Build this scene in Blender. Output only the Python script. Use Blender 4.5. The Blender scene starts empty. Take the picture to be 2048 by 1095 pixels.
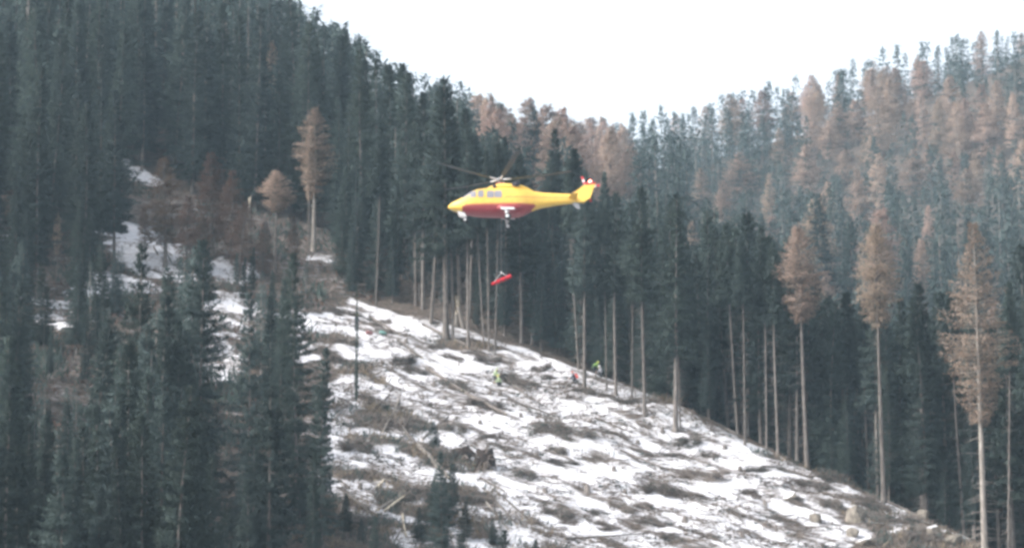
import bpy, math, random
import numpy as np
from mathutils import Vector, Matrix

# ------------------------------------------------------------------ camera, sky, sun, exposure
scene = bpy.context.scene
COL = scene.collection
R = math.radians
FPX, W0, H0, ELEV = 6467.0, 2048.0, 1095.0, R(10.0)      # long lens, looking up the slope

cam_data = bpy.data.cameras.new('camera')
cam_data.sensor_width = 36.0
cam_data.lens = 36.0 * FPX / W0
cam_data.clip_start, cam_data.clip_end = 0.5, 6000.0
cam = bpy.data.objects.new('camera', cam_data)
COL.objects.link(cam)
cam.location = (0, 0, 0)
cam.rotation_euler = (R(90) + ELEV, 0, 0)
scene.camera = cam

SUN_EL, SUN_AZ = R(38), R(-115)          # azimuth measured from +y (view direction) towards +x
world = bpy.data.worlds.new('World')
scene.world = world
world.use_nodes = True
wn, wl = world.node_tree.nodes, world.node_tree.links
wn.clear()
w_out = wn.new('ShaderNodeOutputWorld')
w_bg = wn.new('ShaderNodeBackground')
w_sky = wn.new('ShaderNodeTexSky')
w_sky.sky_type = 'NISHITA'
w_sky.sun_disc = False
w_sky.sun_elevation = SUN_EL
w_sky.sun_rotation = SUN_AZ
w_sky.air_density, w_sky.dust_density, w_sky.ozone_density = 1.0, 4.0, 1.0
w_hsv = wn.new('ShaderNodeHueSaturation')   # thin high overcast: the blue is washed out
w_hsv.inputs['Saturation'].default_value = 0.33
w_bg.inputs['Strength'].default_value = 0.15
wl.new(w_sky.outputs[0], w_hsv.inputs['Color'])
wl.new(w_hsv.outputs[0], w_bg.inputs['Color'])
wl.new(w_bg.outputs[0], w_out.inputs['Surface'])

sun_data = bpy.data.lights.new('sun', 'SUN')
sun_data.energy = 1.2
sun_data.angle = R(25)
sun_data.color = (1.0, 0.95, 0.88)
sun = bpy.data.objects.new('sun', sun_data)
COL.objects.link(sun)
sd = Vector((math.sin(SUN_AZ) * math.cos(SUN_EL), math.cos(SUN_AZ) * math.cos(SUN_EL), math.sin(SUN_EL)))
sun.rotation_euler = (-sd).to_track_quat('-Z', 'Y').to_euler()

vs = scene.view_settings
vs.view_transform = 'Standard'
vs.look = 'None'
vs.exposure = 1.38
vs.gamma = 1.0
vs.use_curve_mapping = False
scene.render.engine = 'CYCLES'
cy = scene.cycles
cy.use_denoising = True
cy.max_bounces = 5
cy.diffuse_bounces = 3
cy.glossy_bounces = 2
cy.volume_bounces = 1
cy.transparent_max_bounces = 6
cy.caustics_reflective = cy.caustics_refractive = False
cy.pixel_filter_type = 'GAUSSIAN'
cy.filter_width = 3.5

# ------------------------------------------------------------------ helpers
rng = np.random.default_rng(7)
random.seed(7)
CE, SE = math.cos(ELEV), math.sin(ELEV)

def ray(px, py):
    """direction through a point of the photograph, scaled to unit depth along +y"""
    a, b = (px - W0 / 2) / FPX, (H0 / 2 - py) / FPX
    d = Vector((a, CE - b * SE, SE + b * CE))
    return d / d.y

def at(px, py, y):
    return ray(px, py) * y

def proj(x, y, z):
    f = y * CE + z * SE
    u = -y * SE + z * CE
    return W0 / 2 + FPX * x / f, H0 / 2 - FPX * u / f

def tag(o, label=None, cat=None, group=None, kind=None):
    if label: o['label'] = label
    if cat: o['category'] = cat
    if group: o['group'] = group
    if kind: o['kind'] = kind
    return o

def mesh_of(name, v, f, mats=(), mi=None, smooth=False):
    me = bpy.data.meshes.new(name)
    v = np.asarray(v, dtype=np.float32).reshape(-1, 3)
    if isinstance(f, np.ndarray):
        n, k = f.shape
        me.vertices.add(len(v)); me.vertices.foreach_set('co', v.ravel())
        me.loops.add(n * k); me.loops.foreach_set('vertex_index', f.astype(np.int32).ravel())
        me.polygons.add(n)
        me.polygons.foreach_set('loop_start', np.arange(0, n * k, k, dtype=np.int32))
        me.polygons.foreach_set('loop_total', np.full(n, k, dtype=np.int32))
        me.update(calc_edges=True)
    else:
        me.from_pydata([tuple(map(float, p)) for p in v], [], [tuple(int(i) for i in q) for q in f])
        me.update()
    for m in mats: me.materials.append(m)
    if mi is not None: me.polygons.foreach_set('material_index', np.asarray(mi, dtype=np.int32))
    if smooth: me.polygons.foreach_set('use_smooth', np.ones(len(me.polygons), dtype=bool))
    me.update()
    return me

def link(name, me, parent=None, loc=None, rot=None, scale=None):
    o = bpy.data.objects.new(name, me)
    COL.objects.link(o)
    if parent is not None: o.parent = parent
    if loc is not None: o.location = loc
    if rot is not None: o.rotation_euler = rot
    if scale is not None: o.scale = scale
    return o

def cat_geo(parts):
    vs_, fs_, n = [], [], 0
    for v, f in parts:
        vs_.append(np.asarray(v, dtype=float)); fs_.append(np.asarray(f) + n); n += len(v)
    return np.concatenate(vs_), np.concatenate(fs_)

def unit(a):
    return a / np.maximum(np.linalg.norm(a, axis=-1, keepdims=True), 1e-9)

def sticks(p0, p1, r0, r1, sides=3):
    """tapered prisms, triangles only"""
    p0, p1 = np.atleast_2d(p0).astype(float), np.atleast_2d(p1).astype(float)
    n = len(p0)
    r0 = np.broadcast_to(np.asarray(r0, float), (n,)); r1 = np.broadcast_to(np.asarray(r1, float), (n,))
    d = unit(p1 - p0)
    ref = np.where(np.abs(d[:, 2:3]) > 0.9, np.array([[1.0, 0, 0]]), np.array([[0, 0, 1.0]]))
    u = unit(np.cross(d, ref)); w = np.cross(d, u)
    a = np.arange(sides) * 2 * np.pi / sides
    ring = np.cos(a)[None, :, None] * u[:, None, :] + np.sin(a)[None, :, None] * w[:, None, :]
    v = np.concatenate([p0[:, None] + ring * r0[:, None, None], p1[:, None] + ring * r1[:, None, None]], 1)
    k = np.arange(sides); k2 = (k + 1) % sides
    f = np.concatenate([np.stack([k, k2, k2 + sides], 1), np.stack([k, k2 + sides, k + sides], 1)])
    if sides >= 4:
        cap = np.array([[sides, sides + i, sides + i + 1] for i in range(1, sides - 1)] + [[0, i + 1, i] for i in range(1, sides - 1)])
        f = np.concatenate([f, cap])
    F = (f[None] + (np.arange(n) * 2 * sides)[:, None, None]).reshape(-1, 3)
    return v.reshape(-1, 3), F

def diamonds(p, d, l, w, nrm):
    """needle sprays: a folded diamond of two triangles each"""
    side = unit(np.cross(d, nrm))
    m = p + d * (l * 0.45)[:, None] - nrm * (w * 0.25)[:, None]
    v = np.stack([p, m + side * w[:, None], p + d * l[:, None], m - side * w[:, None]], 1)
    n = len(p)
    f = np.array([[0, 1, 2], [0, 2, 3]])
    return v.reshape(-1, 3), (f[None] + (np.arange(n) * 4)[:, None, None]).reshape(-1, 3)

def _hash(ix, iy, s):
    h = (ix.astype(np.int64) * 374761393 + iy.astype(np.int64) * 668265263 + s * 974634777) & 0x7fffffff
    h = ((h ^ (h >> 13)) * 1274126177) & 0x7fffffff
    return ((h ^ (h >> 16)) & 0xffff) / 65535.0

def vnoise(x, y, s=0):
    x, y = np.asarray(x, float), np.asarray(y, float)
    ix, iy = np.floor(x), np.floor(y)
    fx, fy = x - ix, y - iy
    fx, fy = fx * fx * (3 - 2 * fx), fy * fy * (3 - 2 * fy)
    a, b = _hash(ix, iy, s), _hash(ix + 1, iy, s)
    c, d = _hash(ix, iy + 1, s), _hash(ix + 1, iy + 1, s)
    return (a + (b - a) * fx) * (1 - fy) + (c + (d - c) * fx) * fy

def fbm(x, y, s=0, o=4):
    r, a, t = 0, 1.0, 0
    for i in range(o):
        r = r + a * vnoise(x * 2 ** i + 17.3 * i, y * 2 ** i - 9.1 * i, s + i); t += a; a *= 0.5
    return r / t

# ------------------------------------------------------------------ materials
def mat(name, rgb, rough=0.85, metal=0.0, spec=0.2):
    m = bpy.data.materials.new(name); m.use_nodes = True
    b = m.node_tree.nodes['Principled BSDF']
    b.inputs['Base Color'].default_value = (*rgb, 1)
    b.inputs['Roughness'].default_value = rough
    b.inputs['Metallic'].default_value = metal
    b.inputs['Specular IOR Level'].default_value = spec
    return m

def N(m, t): return m.node_tree.nodes.new(t)
def L(m, a, b): m.node_tree.links.new(a, b)

def noisy(name, c0, c1, scale=4.0, rough=0.9, detail=4, per_object=0.0, spec=0.1, stretch=None, bump=0.0, hue=0.0):
    """two tones mixed by noise, with an optional brightness and hue shift from object to object"""
    m = mat(name, c0, rough, spec=spec)
    b = m.node_tree.nodes['Principled BSDF']
    tc = N(m, 'ShaderNodeTexCoord'); no = N(m, 'ShaderNodeTexNoise'); ra = N(m, 'ShaderNodeValToRGB')
    no.inputs['Scale'].default_value = scale; no.inputs['Detail'].default_value = detail
    if stretch:
        mp = N(m, 'ShaderNodeMapping'); mp.inputs['Scale'].default_value = stretch
        L(m, tc.outputs['Object'], mp.inputs[0]); L(m, mp.outputs[0], no.inputs['Vector'])
    else:
        L(m, tc.outputs['Object'], no.inputs['Vector'])
    ra.color_ramp.elements[0].position, ra.color_ramp.elements[1].position = 0.32, 0.68
    ra.color_ramp.elements[0].color, ra.color_ramp.elements[1].color = (*c0, 1), (*c1, 1)
    L(m, no.outputs['Fac'], ra.inputs[0])
    out = ra.outputs[0]
    if per_object:
        oi = N(m, 'ShaderNodeObjectInfo'); hs = N(m, 'ShaderNodeHueSaturation')
        mr = N(m, 'ShaderNodeMapRange'); mr.inputs[3].default_value, mr.inputs[4].default_value = 1 - per_object, 1 + per_object
        L(m, oi.outputs['Random'], mr.inputs[0]); L(m, mr.outputs[0], hs.inputs['Value'])
        if hue:
            mu = N(m, 'ShaderNodeMath'); mu.operation = 'MULTIPLY'; mu.inputs[1].default_value = 7.77
            fr = N(m, 'ShaderNodeMath'); fr.operation = 'FRACT'
            m2 = N(m, 'ShaderNodeMapRange'); m2.inputs[3].default_value, m2.inputs[4].default_value = 0.5 - hue, 0.5 + hue
            L(m, oi.outputs['Random'], mu.inputs[0]); L(m, mu.outputs[0], fr.inputs[0]); L(m, fr.outputs[0], m2.inputs[0]); L(m, m2.outputs[0], hs.inputs['Hue'])
        L(m, out, hs.inputs['Color']); out = hs.outputs[0]
    L(m, out, b.inputs['Base Color'])
    if bump:
        bp = N(m, 'ShaderNodeBump'); bp.inputs['Strength'].default_value = bump
        L(m, no.outputs['Fac'], bp.inputs['Height']); L(m, bp.outputs[0], b.inputs['Normal'])
    return m

M = {}
M['spruce'] = noisy('spruce_needles', (0.052, 0.074, 0.070), (0.088, 0.114, 0.104), 0.9, per_object=0.35, hue=0.03)
M['spruce_far'] = M['spruce']
M['larch'] = noisy('larch_needles', (0.31, 0.225, 0.18), (0.47, 0.355, 0.29), 0.8, per_object=0.25, hue=0.015)
M['brown_larch'] = noisy('bare_larch_twigs', (0.13, 0.085, 0.065), (0.22, 0.15, 0.11), 0.8, per_object=0.2, hue=0.015)
M['bark'] = noisy('bark', (0.10, 0.088, 0.082), (0.21, 0.188, 0.172), 5.0, stretch=(1, 1, 0.25), per_object=0.25, bump=0.4)
M['pale_bark'] = noisy('pale_bark', (0.19, 0.168, 0.15), (0.34, 0.31, 0.28), 5.0, stretch=(1, 1, 0.2), per_object=0.15, bump=0.4)
M['pale_wood'] = noisy('split_wood', (0.46, 0.40, 0.31), (0.62, 0.55, 0.44), 6.0, stretch=(1, 1, 0.2))
M['twig'] = noisy('twigs', (0.09, 0.075, 0.068), (0.23, 0.20, 0.18), 1.5, per_object=0.2)
M['litter'] = noisy('litter', (0.07, 0.055, 0.045), (0.22, 0.18, 0.15), 0.6)
M['dry_grass'] = noisy('dry_grass', (0.14, 0.115, 0.085), (0.30, 0.24, 0.17), 0.5)
M['soil'] = noisy('soil', (0.020, 0.015, 0.014), (0.055, 0.043, 0.038), 2.5, bump=0.6)
M['stone'] = noisy('stone', (0.12, 0.11, 0.095), (0.26, 0.23, 0.195), 2.4, bump=0.5, per_object=0.15)
M['snow'] = noisy('snow_cap', (0.6, 0.6, 0.63), (0.72, 0.72, 0.74), 3.0, rough=0.7)

def leafy(m, share):
    nt = m.node_tree; b = nt.nodes['Principled BSDF']; out = next(n for n in nt.nodes if n.type == 'OUTPUT_MATERIAL')
    tr = N(m, 'ShaderNodeBsdfTranslucent'); mixs = N(m, 'ShaderNodeMixShader'); mixs.inputs[0].default_value = share
    L(m, b.inputs['Base Color'].links[0].from_socket, tr.inputs['Color'])
    L(m, b.outputs[0], mixs.inputs[1]); L(m, tr.outputs[0], mixs.inputs[2]); L(m, mixs.outputs[0], out.inputs['Surface'])
for k in ('spruce', 'larch', 'brown_larch'): leafy(M[k], 0.3)

def crown_normals(v, f, seed=0):
    """outward normals of the crown as a mass, and faces turned to agree with them"""
    g = np.random.default_rng(seed)
    n4 = len(v) // 4
    c = v.reshape(n4, 4, 3).mean(1)
    rad = np.stack([c[:, 0], c[:, 1], np.zeros(n4)], 1)
    nr = unit(unit(rad) * 0.8 + np.array([0, 0, 0.55]) + g.normal(0, 0.28, (n4, 3)))
    nv = np.repeat(nr, 4, 0)
    fn = np.cross(v[f[:, 1]] - v[f[:, 0]], v[f[:, 2]] - v[f[:, 0]])
    flip = (fn * nv[f[:, 0]]).sum(1) < 0
    f = f.copy(); f[flip] = f[flip][:, ::-1]
    return f, nv

# ------------------------------------------------------------------ the ground: one sheet, spur in front, ravine, mountains behind
def plane_z(x, y):
    return 24.8 + 0.45 * (y - 275) - 0.125 * (x - 3.2)

CREST = np.array([(-90, 400), (-45, 366), (-14.9, 340), (1.3, 330.5), (11.7, 322.5), (27.2, 306), (37.7, 295), (52, 276), (75, 246), (110, 200)], float)

def crest_y(x):
    return np.interp(x, CREST[:, 0], CREST[:, 1])

_c = []
for x in range(-140, 121, 12):                     # front of the spur
    for y in range(222, 340, 10):
        if y <= crest_y(x) + 1: _c.append((x, y, plane_z(x, y)))
for x in np.arange(-15, 110, 5.0):                 # its crest and the fall behind it
    y = crest_y(x); r = np.clip((x + 12) / 26, 0, 1)
    zc = plane_z(x, y)
    _c.append((x, y, zc))
    for s, dz in ((6, 1.0), (14, 5.5), (26, 13)):
        xx, yy = x + 0.65 * s, y + 0.76 * s
        if xx < 115: _c.append((xx, yy, zc + (0.30 * s) * (1 - r) - dz * r))
for x in range(-170, -24, 14):                     # the left slope goes on climbing
    for y in range(340, 363 if x > -42 else 421 if x > -62 else 501, 20):
        _c.append((x, y, plane_z(x, y)))
for px, py, d in [(500, 190, 490), (400, 120, 480), (600, 275, 500), (690, 330, 520), (770, 365, 550), (900, 385, 620), (1000, 385, 690), (1100, 380, 760), (1250, 382, 860),
                  (1350, 345, 900), (1450, 315, 930), (1570, 280, 965), (1700, 245, 1000), (1830, 225, 1020), (1950, 225, 1040), (2060, 228, 1060), (2300, 190, 1080),
                  (1250, 470, 700), (1250, 540, 600), (1450, 480, 750), (1700, 500, 790), (1950, 400, 860), (1950, 540, 740), (2000, 640, 620), (2040, 800, 500),
                  (1700, 600, 640), (1500, 560, 600), (1000, 545, 520), (900, 495, 500), (1100, 560, 520), (1000, 620, 430), (900, 560, 410), (800, 490, 420), (800, 430, 480), (700, 400, 450), (700, 480, 400)]:
    p = at(px, py, d); _c.append((p.x, p.y, p.z))
_c += [(70, 420, 18), (45, 450, 40), (60, 520, 50), (140, 420, 30), (170, 560, 95), (220, 800, 230), (260, 1000, 310), (-45, 700, 120), (-110, 600, 165), (-120, 800, 170),
       (-30, 900, 180), (30, 1050, 200), (110, 1200, 250), (200, 1300, 290), (-60, 1300, 210), (-300, 700, 230), (-300, 1300, 260), (350, 1300, 330), (400, 700, 260),
       (-250, 380, 110), (-300, 250, 50), (-700, 0, 10), (-700, 500, 150), (-700, 1200, 260), (-700, 2600, 200), (0, 2600, 150), (760, 2600, 200), (760, 1200, 300), (760, 500, 160), (760, 0, 10), (300, 300, 60), (200, 200, 5), (0, 0, -2), (-300, 0, -2), (300, 0, -2), (0, 100, -4), (-120, 100, -4), (120, 100, -4),
       (-60, 180, -3), (0, 180, -6), (60, 180, -8), (0, -200, -2), (-300, -200, 0), (300, -200, 0)]
_c = np.array(_c)
_n = len(_c)
_K = np.sqrt(((_c[:, None, :2] - _c[None, :, :2]) ** 2).sum(-1)) - 0.6 * np.eye(_n) * -1.0
_P = np.concatenate([np.ones((_n, 1)), _c[:, :2] / 100], 1)
_A = np.block([[_K, _P], [_P.T, np.zeros((3, 3))]])
_S = np.linalg.solve(_A, np.concatenate([_c[:, 2], np.zeros(3)]))

def Hs(x, y):
    """smooth height of the land"""
    x, y = np.asarray(x, float), np.asarray(y, float)
    sh = x.shape; q = np.stack([x.ravel(), y.ravel()], 1)
    out = np.empty(len(q))
    for i in range(0, len(q), 20000):
        b = q[i:i + 20000]
        k = np.sqrt(((b[:, None] - _c[None, :, :2]) ** 2).sum(-1))
        out[i:i + 20000] = k @ _S[:_n] + _S[_n] + (b / 100) @ _S[_n + 1:]
    return out.reshape(sh)

def H(x, y):
    x, y = np.asarray(x, float), np.asarray(y, float)
    z = np.clip(Hs(x, y), -12, 330)
    u, v = 0.76 * x - 0.65 * y, 0.65 * x + 0.76 * y           # along and across the crest
    z = z + 1.3 * (fbm(x / 16, y / 16, 3, 3) - 0.5) + 0.75 * (fbm(u / 7, v / 2.6, 11, 3) - 0.5) + 0.35 * (fbm(x / 1.3, y / 1.3, 23, 2) - 0.5)
    return z

def Hp(x, y): return float(H(np.array([x]), np.array([y]))[0])

_dd = np.arange(190.0, 1250.0, 0.5)
def pick(px, py, off=0.0, dmin=190.0, dmax=1249.0):
    """where the sight line through a photo point meets the land (or the land raised by off)"""
    r = ray(px, py)
    d = _dd[(_dd >= dmin) & (_dd <= dmax)]
    hz = Hs(r.x * d, d) + off
    hit = np.nonzero(r.z * d <= hz)[0]
    if len(hit) == 0: return None
    y = d[hit[0]]
    return Vector((r.x * y, y, Hp(r.x * y, y)))

def on_spur(px, py, far=392.0):
    """like pick, but stepping down in the photo until the point lies on the front of the spur"""
    for k in range(60):
        p = pick(px, py + 3 * k, dmax=700)
        if p is not None and p.y < far: return p
    return p

gx = np.unique(np.concatenate([np.arange(-700, -90, 14.0), np.arange(-90, -48, 2.0), np.arange(-48, 46, 0.34), np.arange(46, 90, 2.0), np.arange(90, 760, 14.0)]))
gy = np.unique(np.concatenate([np.arange(-500, 215, 20.0), np.arange(215, 262, 1.6), np.arange(262, 346, 0.36), np.arange(346, 420, 1.2), np.arange(420, 1100, 8.0), np.arange(1100, 2600, 30.0)]))
GX, GY = np.meshgrid(gx, gy)
GZ = H(GX, GY)
nx, ny = len(gx), len(gy)
ii = (np.arange(ny - 1)[:, None] * nx + np.arange(nx - 1)[None]).ravel()
gf = np.stack([ii, ii + 1, ii + nx + 1, ii + nx], 1)

# snow lies in the open: the felled slope and the gaps in the left wood
def in_clearing(x, y):
    s = 0.76 * (y - crest_y(x))
    edge_l = -13.5 + (y - 275) * -0.02
    return (s < 2.5) & (y > 250)
SNOW_PATCHES = [(130, 645, 3.2, 2.2), (105, 610, 2.5, 1.0), (250, 580, 3.2, 2.2), (215, 560, 2.0, 1.4), (300, 510, 3.5, 4), (330, 545, 2.5, 2.5), (250, 465, 2.6, 3.0), (275, 480, 2.5, 2.5), (440, 640, 2.6, 5.5), (450, 545, 2.6, 3),
                (470, 610, 2.0, 3), (435, 710, 1.8, 5), (440, 750, 1.5, 2), (222, 320, 1.6, 2.5), (285, 358, 1.8, 2.2), (265, 345, 1.5, 2), (18, 480, 1.2, 1.6), (645, 515, 1.2, 1.2), (355, 560, 1.5, 2), (180, 590, 2, 1.5), (600, 700, 2.2, 3), (620, 640, 3, 3)]
snow = np.zeros_like(GX)
pxg, pyg = proj(GX, np.maximum(GY, 50), GZ)
sdist = 0.76 * (GY - crest_y(GX))
# open felled slope: right of the wood edge, in front of the crest
left_edge = np.interp(GY, [255, 268, 275, 283, 295, 315, 340, 350], [-2, -9, -15, -19, -19, -19, -20, -18])
left_edge = left_edge + 3.0 * (fbm(GX / 4, GY / 4, 77, 3) - 0.5)
open_ = np.clip((GX - left_edge) / 2.0, 0, 1) * np.clip((2.2 - sdist) / 1.5, 0, 1) * (GY > 240)
right_edge = np.interp(GY, [250, 275, 287, 300], [20, 29, 33, 60])
open_ *= np.clip((right_edge + 3 * (fbm(GX / 3, GY / 3, 78, 3) - 0.5) - GX) / 2.0, 0.0, 1)
snow = np.maximum(snow, 0.92 * open_)
snow = np.maximum(snow, 0.50 * ((GX < left_edge + 3) & (GX > -60) & (GY > 290) & (GY < 375)))
for px, py, rx, ry in SNOW_PATCHES:
    p = pick(px, py, dmax=480)
    if p is None: continue
    q = ((GX - p.x) / rx / 1.25) ** 2 + ((GY - p.y) / ry / 1.3) ** 2 + 2.2 * (fbm(GX / 1.6, GY / 1.2, 55, 3) - 0.5)
    snow = np.maximum(snow, 1.0 * np.clip(1.9 - q, 0, 1))
# bare, brushy bank below the slope and at its foot (brown in the photo)
BARE = [(760, 840, 4.5, 3.5), (800, 900, 4.5, 3.0), (720, 760, 2.2, 4.0), (700, 960, 2.5, 1.5), (880, 1010, 5.5, 5), (800, 1080, 6, 4), (980, 1060, 4.5, 3), (900, 930, 3.5, 2), (1060, 1110, 3, 2), (640, 1060, 3, 4), (690, 1020, 2.0, 1.5),
        (1790, 1040, 4.0, 3), (1700, 955, 2.6, 1.5), (1850, 1080, 4, 4), (840, 855, 2.5, 2.5), (960, 690, 2.6, 1.5), (900, 690, 2.5, 1.5), (670, 680, 1.2, 2), (1300, 800, 2.4, 1.0), (1560, 915, 2.8, 0.9)]
bare = np.zeros_like(GX)
for px, py, rx, ry in BARE:
    p = on_spur(px, min(py, 1180))
    q = ((GX - p.x) / rx) ** 2 + ((GY - p.y) / ry) ** 2
    bare = np.maximum(bare, np.clip(1.7 - q, 0, 1))
bare *= 0.25 + 0.75 * np.clip((fbm(GX / 2.2, GY / 2.2, 91, 3) - 0.36) * 5, 0, 1)
snow *= 1 - 0.62 * bare
# trampled dirt streaks along the fall of the slope
U, V = 0.76 * GX - 0.65 * GY, 0.65 * GX + 0.76 * GY
streak = fbm(U / 6.5, V / 1.5, 41, 4)
snow *= 1 - 0.40 * np.clip((streak - 0.54) * 6, 0, 1)

gmat = mat('ground', (0.1, 0.08, 0.07), 0.9, spec=0.15)
b = gmat.node_tree.nodes['Principled BSDF']
geo = N(gmat, 'ShaderNodeNewGeometry')
att = N(gmat, 'ShaderNodeAttribute'); att.attribute_name = 'snow_cover'
n1 = N(gmat, 'ShaderNodeTexNoise'); n1.inputs['Scale'].default_value = 1.9; n1.inputs['Detail'].default_value = 9; n1.inputs['Roughness'].default_value = 0.74
mp = N(gmat, 'ShaderNodeMapping'); mp.inputs['Rotation'].default_value = (0, 0, R(40)); mp.inputs['Scale'].default_value = (0.45, 1.0, 0.8)
L(gmat, geo.outputs['Position'], mp.inputs[0]); L(gmat, mp.outputs[0], n1.inputs['Vector'])
ad = N(gmat, 'ShaderNodeMath'); ad.operation = 'ADD'
L(gmat, att.outputs['Fac'], ad.inputs[0]); L(gmat, n1.outputs['Fac'], ad.inputs[1])
rp = N(gmat, 'ShaderNodeValToRGB')
rp.color_ramp.elements[0].position, rp.color_ramp.elements[1].position = 0.0, 1.0
mr = N(gmat, 'ShaderNodeMapRange'); mr.inputs[1].default_value, mr.inputs[2].default_value = 1.02, 1.30
L(gmat, ad.outputs[0], mr.inputs[0])
n2 = N(gmat, 'ShaderNodeTexNoise'); n2.inputs['Scale'].default_value = 2.2; n2.inputs['Detail'].default_value = 8
L(gmat, geo.outputs['Position'], n2.inputs['Vector'])
soil = N(gmat, 'ShaderNodeValToRGB')
soil.color_ramp.elements[0].position, soil.color_ramp.elements[1].position = 0.3, 0.72
soil.color_ramp.elements[0].color = (0.040, 0.033, 0.029, 1)
soil.color_ramp.elements[1].color = (0.155, 0.125, 0.105, 1)
L(gmat, n2.outputs['Fac'], soil.inputs[0])
sn = N(gmat, 'ShaderNodeValToRGB')
sn.color_ramp.elements[0].position, sn.color_ramp.elements[1].position = 0.3, 0.6
sn.color_ramp.elements[0].color = (0.50, 0.50, 0.53, 1)
sn.color_ramp.elements[1].color = (0.72, 0.72, 0.75, 1)
L(gmat, n2.outputs['Fac'], sn.inputs[0])
mx = N(gmat, 'ShaderNodeMix'); mx.data_type = 'RGBA'
L(gmat, mr.outputs[0], mx.inputs[0]); L(gmat, soil.outputs[0], mx.inputs[6]); L(gmat, sn.outputs[0], mx.inputs[7])
L(gmat, mx.outputs[2], b.inputs['Base Color'])
bp = N(gmat, 'ShaderNodeBump'); bp.inputs['Strength'].default_value = 0.5; bp.inputs['Distance'].default_value = 0.25
L(gmat, n1.outputs['Fac'], bp.inputs['Height']); L(gmat, bp.outputs[0], b.inputs['Normal'])

gme = mesh_of('ground', np.stack([GX, GY, GZ], -1).reshape(-1, 3), gf, [gmat], smooth=True)
ga = gme.attributes.new('snow_cover', 'FLOAT', 'POINT')
ga.data.foreach_set('value', snow.astype(np.float32).ravel())
tag(link('ground', gme), 'steep mountain land with a snowy felled slope', kind='structure')

# ------------------------------------------------------------------ trees
def trunk_geo(h, r, sides=9, seed=0, bend=0.25, dead=(0, 0), stubs=0):
    g = np.random.default_rng(seed)
    zs = np.array([-0.8, 0, 0.5, 2, 0.15 * h, 0.3 * h, 0.5 * h, 0.7 * h, 0.87 * h, h * 0.985])
    rr = np.interp(zs, [-0.8, 0, 0.5, 2, h], [r * 1.7, r * 1.5, r * 1.18, r, 0.025])
    ax, ay = g.normal(0, bend, 2); ph = g.uniform(0, 6.28)
    cx = ax * np.sin(zs / h * 3.0 + ph) - ax * math.sin(ph); cy_ = ay * np.sin(zs / h * 2.4 + ph) - ay * math.sin(ph)
    cx[0] = cx[1] = 0; cy_[0] = cy_[1] = 0
    a = np.arange(sides) * 2 * np.pi / sides
    v = np.stack([cx[:, None] + rr[:, None] * np.cos(a), cy_[:, None] + rr[:, None] * np.sin(a), np.repeat(zs[:, None], sides, 1)], -1).reshape(-1, 3)
    f = []
    for i in range(len(zs) - 1):
        for k in range(sides):
            p, q = i * sides + k, i * sides + (k + 1) % sides
            f += [(p, q, q + sides), (p, q + sides, p + sides)]
    parts = [(v, np.array(f))]
    if stubs:
        z = g.uniform(dead[0] * h, dead[1] * h, stubs)
        az = g.uniform(0, 6.28, stubs); ln = g.uniform(0.3, 1.7, stubs)
        c = np.stack([np.interp(z, zs, cx), np.interp(z, zs, cy_), z], 1)
        d = np.stack([np.cos(az), np.sin(az), g.uniform(-0.45, 0.1, stubs)], 1)
        parts.append(sticks(c, c + d * ln[:, None], 0.022, 0.008))
    return cat_geo(parts), (zs, cx, cy_)

def spruce_crown(h, cb, Rm, axis, seed, n_br, n_sp, size=1.0, sparse=0.0, gap=0.0):
    g = np.random.default_rng(seed)
    nw = int(30 * (1 - cb)) + 4
    t = np.clip((np.floor(g.uniform(0, 1, n_br) ** 1.12 * nw) + g.normal(0.5, 0.2, n_br)) / nw, 0, 1); t.sort()
    z = (cb + (0.985 - cb) * t) * h
    az = np.arange(n_br) * 2.39996 + g.normal(0, 0.5, n_br)
    prof = (1 - t) ** 0.8 * np.clip(0.55 + t * 5, 0, 1)
    side = 1 + 0.22 * np.sin(az + g.uniform(0, 6)) + 0.15 * np.sin(3 * az + t * 9)
    side = side * (0.72 + 0.56 * vnoise(np.cos(az) * 1.2 + 9, np.sin(az) * 1.2 + t * 9, seed))
    Lb = Rm * prof * side * g.uniform(0.62, 1.12, n_br) + 0.18
    if gap:
        keep = vnoise(az * 0.9 + 5, t * 14, seed) > gap
        Lb = np.where(keep, Lb, Lb * 0.35)
    up = np.interp(t, [0, 0.4, 0.8, 1], [-0.42, -0.22, 0.05, 0.7])
    c0 = np.stack([np.interp(z, axis[0], axis[1]), np.interp(z, axis[0], axis[2]), z], 1)
    dirh = np.stack([np.cos(az), np.sin(az), np.zeros(n_br)], 1)
    k = np.maximum((n_sp * (0.25 + Lb / Rm)).astype(int), 4)
    bi = np.repeat(np.arange(n_br), k); m = len(bi)
    s = g.uniform(0.08, 1.0, m) ** 0.8
    lb = Lb[bi]
    p = c0[bi] + dirh[bi] * (s * lb)[:, None]
    p[:, 2] += up[bi] * lb * s + 0.22 * lb * s * s + g.normal(0, 0.07, m)
    lat = np.stack([-np.sin(az), np.cos(az), np.zeros(n_br)], 1)[bi]
    p += lat * (g.normal(0, 0.13, m) * lb * (1.1 - s * 0.7))[:, None]
    hang = g.uniform(0, 1, m) < 0.42
    d = dirh[bi] * 0.9 + lat * g.normal(0, 0.7, m)[:, None]
    d[:, 2] += up[bi] * 0.7 + g.normal(0, 0.2, m)
    d[hang] = np.stack([g.normal(0, 0.28, m), g.normal(0, 0.28, m), -np.ones(m)], 1)[hang] + 0.3 * dirh[bi][hang]
    d = unit(d)
    nr = unit(np.stack([g.normal(0, 0.5, m), g.normal(0, 0.5, m), np.ones(m)], 1)); nr[hang] = unit(g.normal(0, 1, (m, 3)))[hang]
    ln = size * g.uniform(0.35, 0.8, m) * np.interp(t[bi], [0, 1], [1.1, 0.75])
    wd = size * g.uniform(0.05, 0.125, m)
    return diamonds(p, d, ln, wd, nr)

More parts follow.
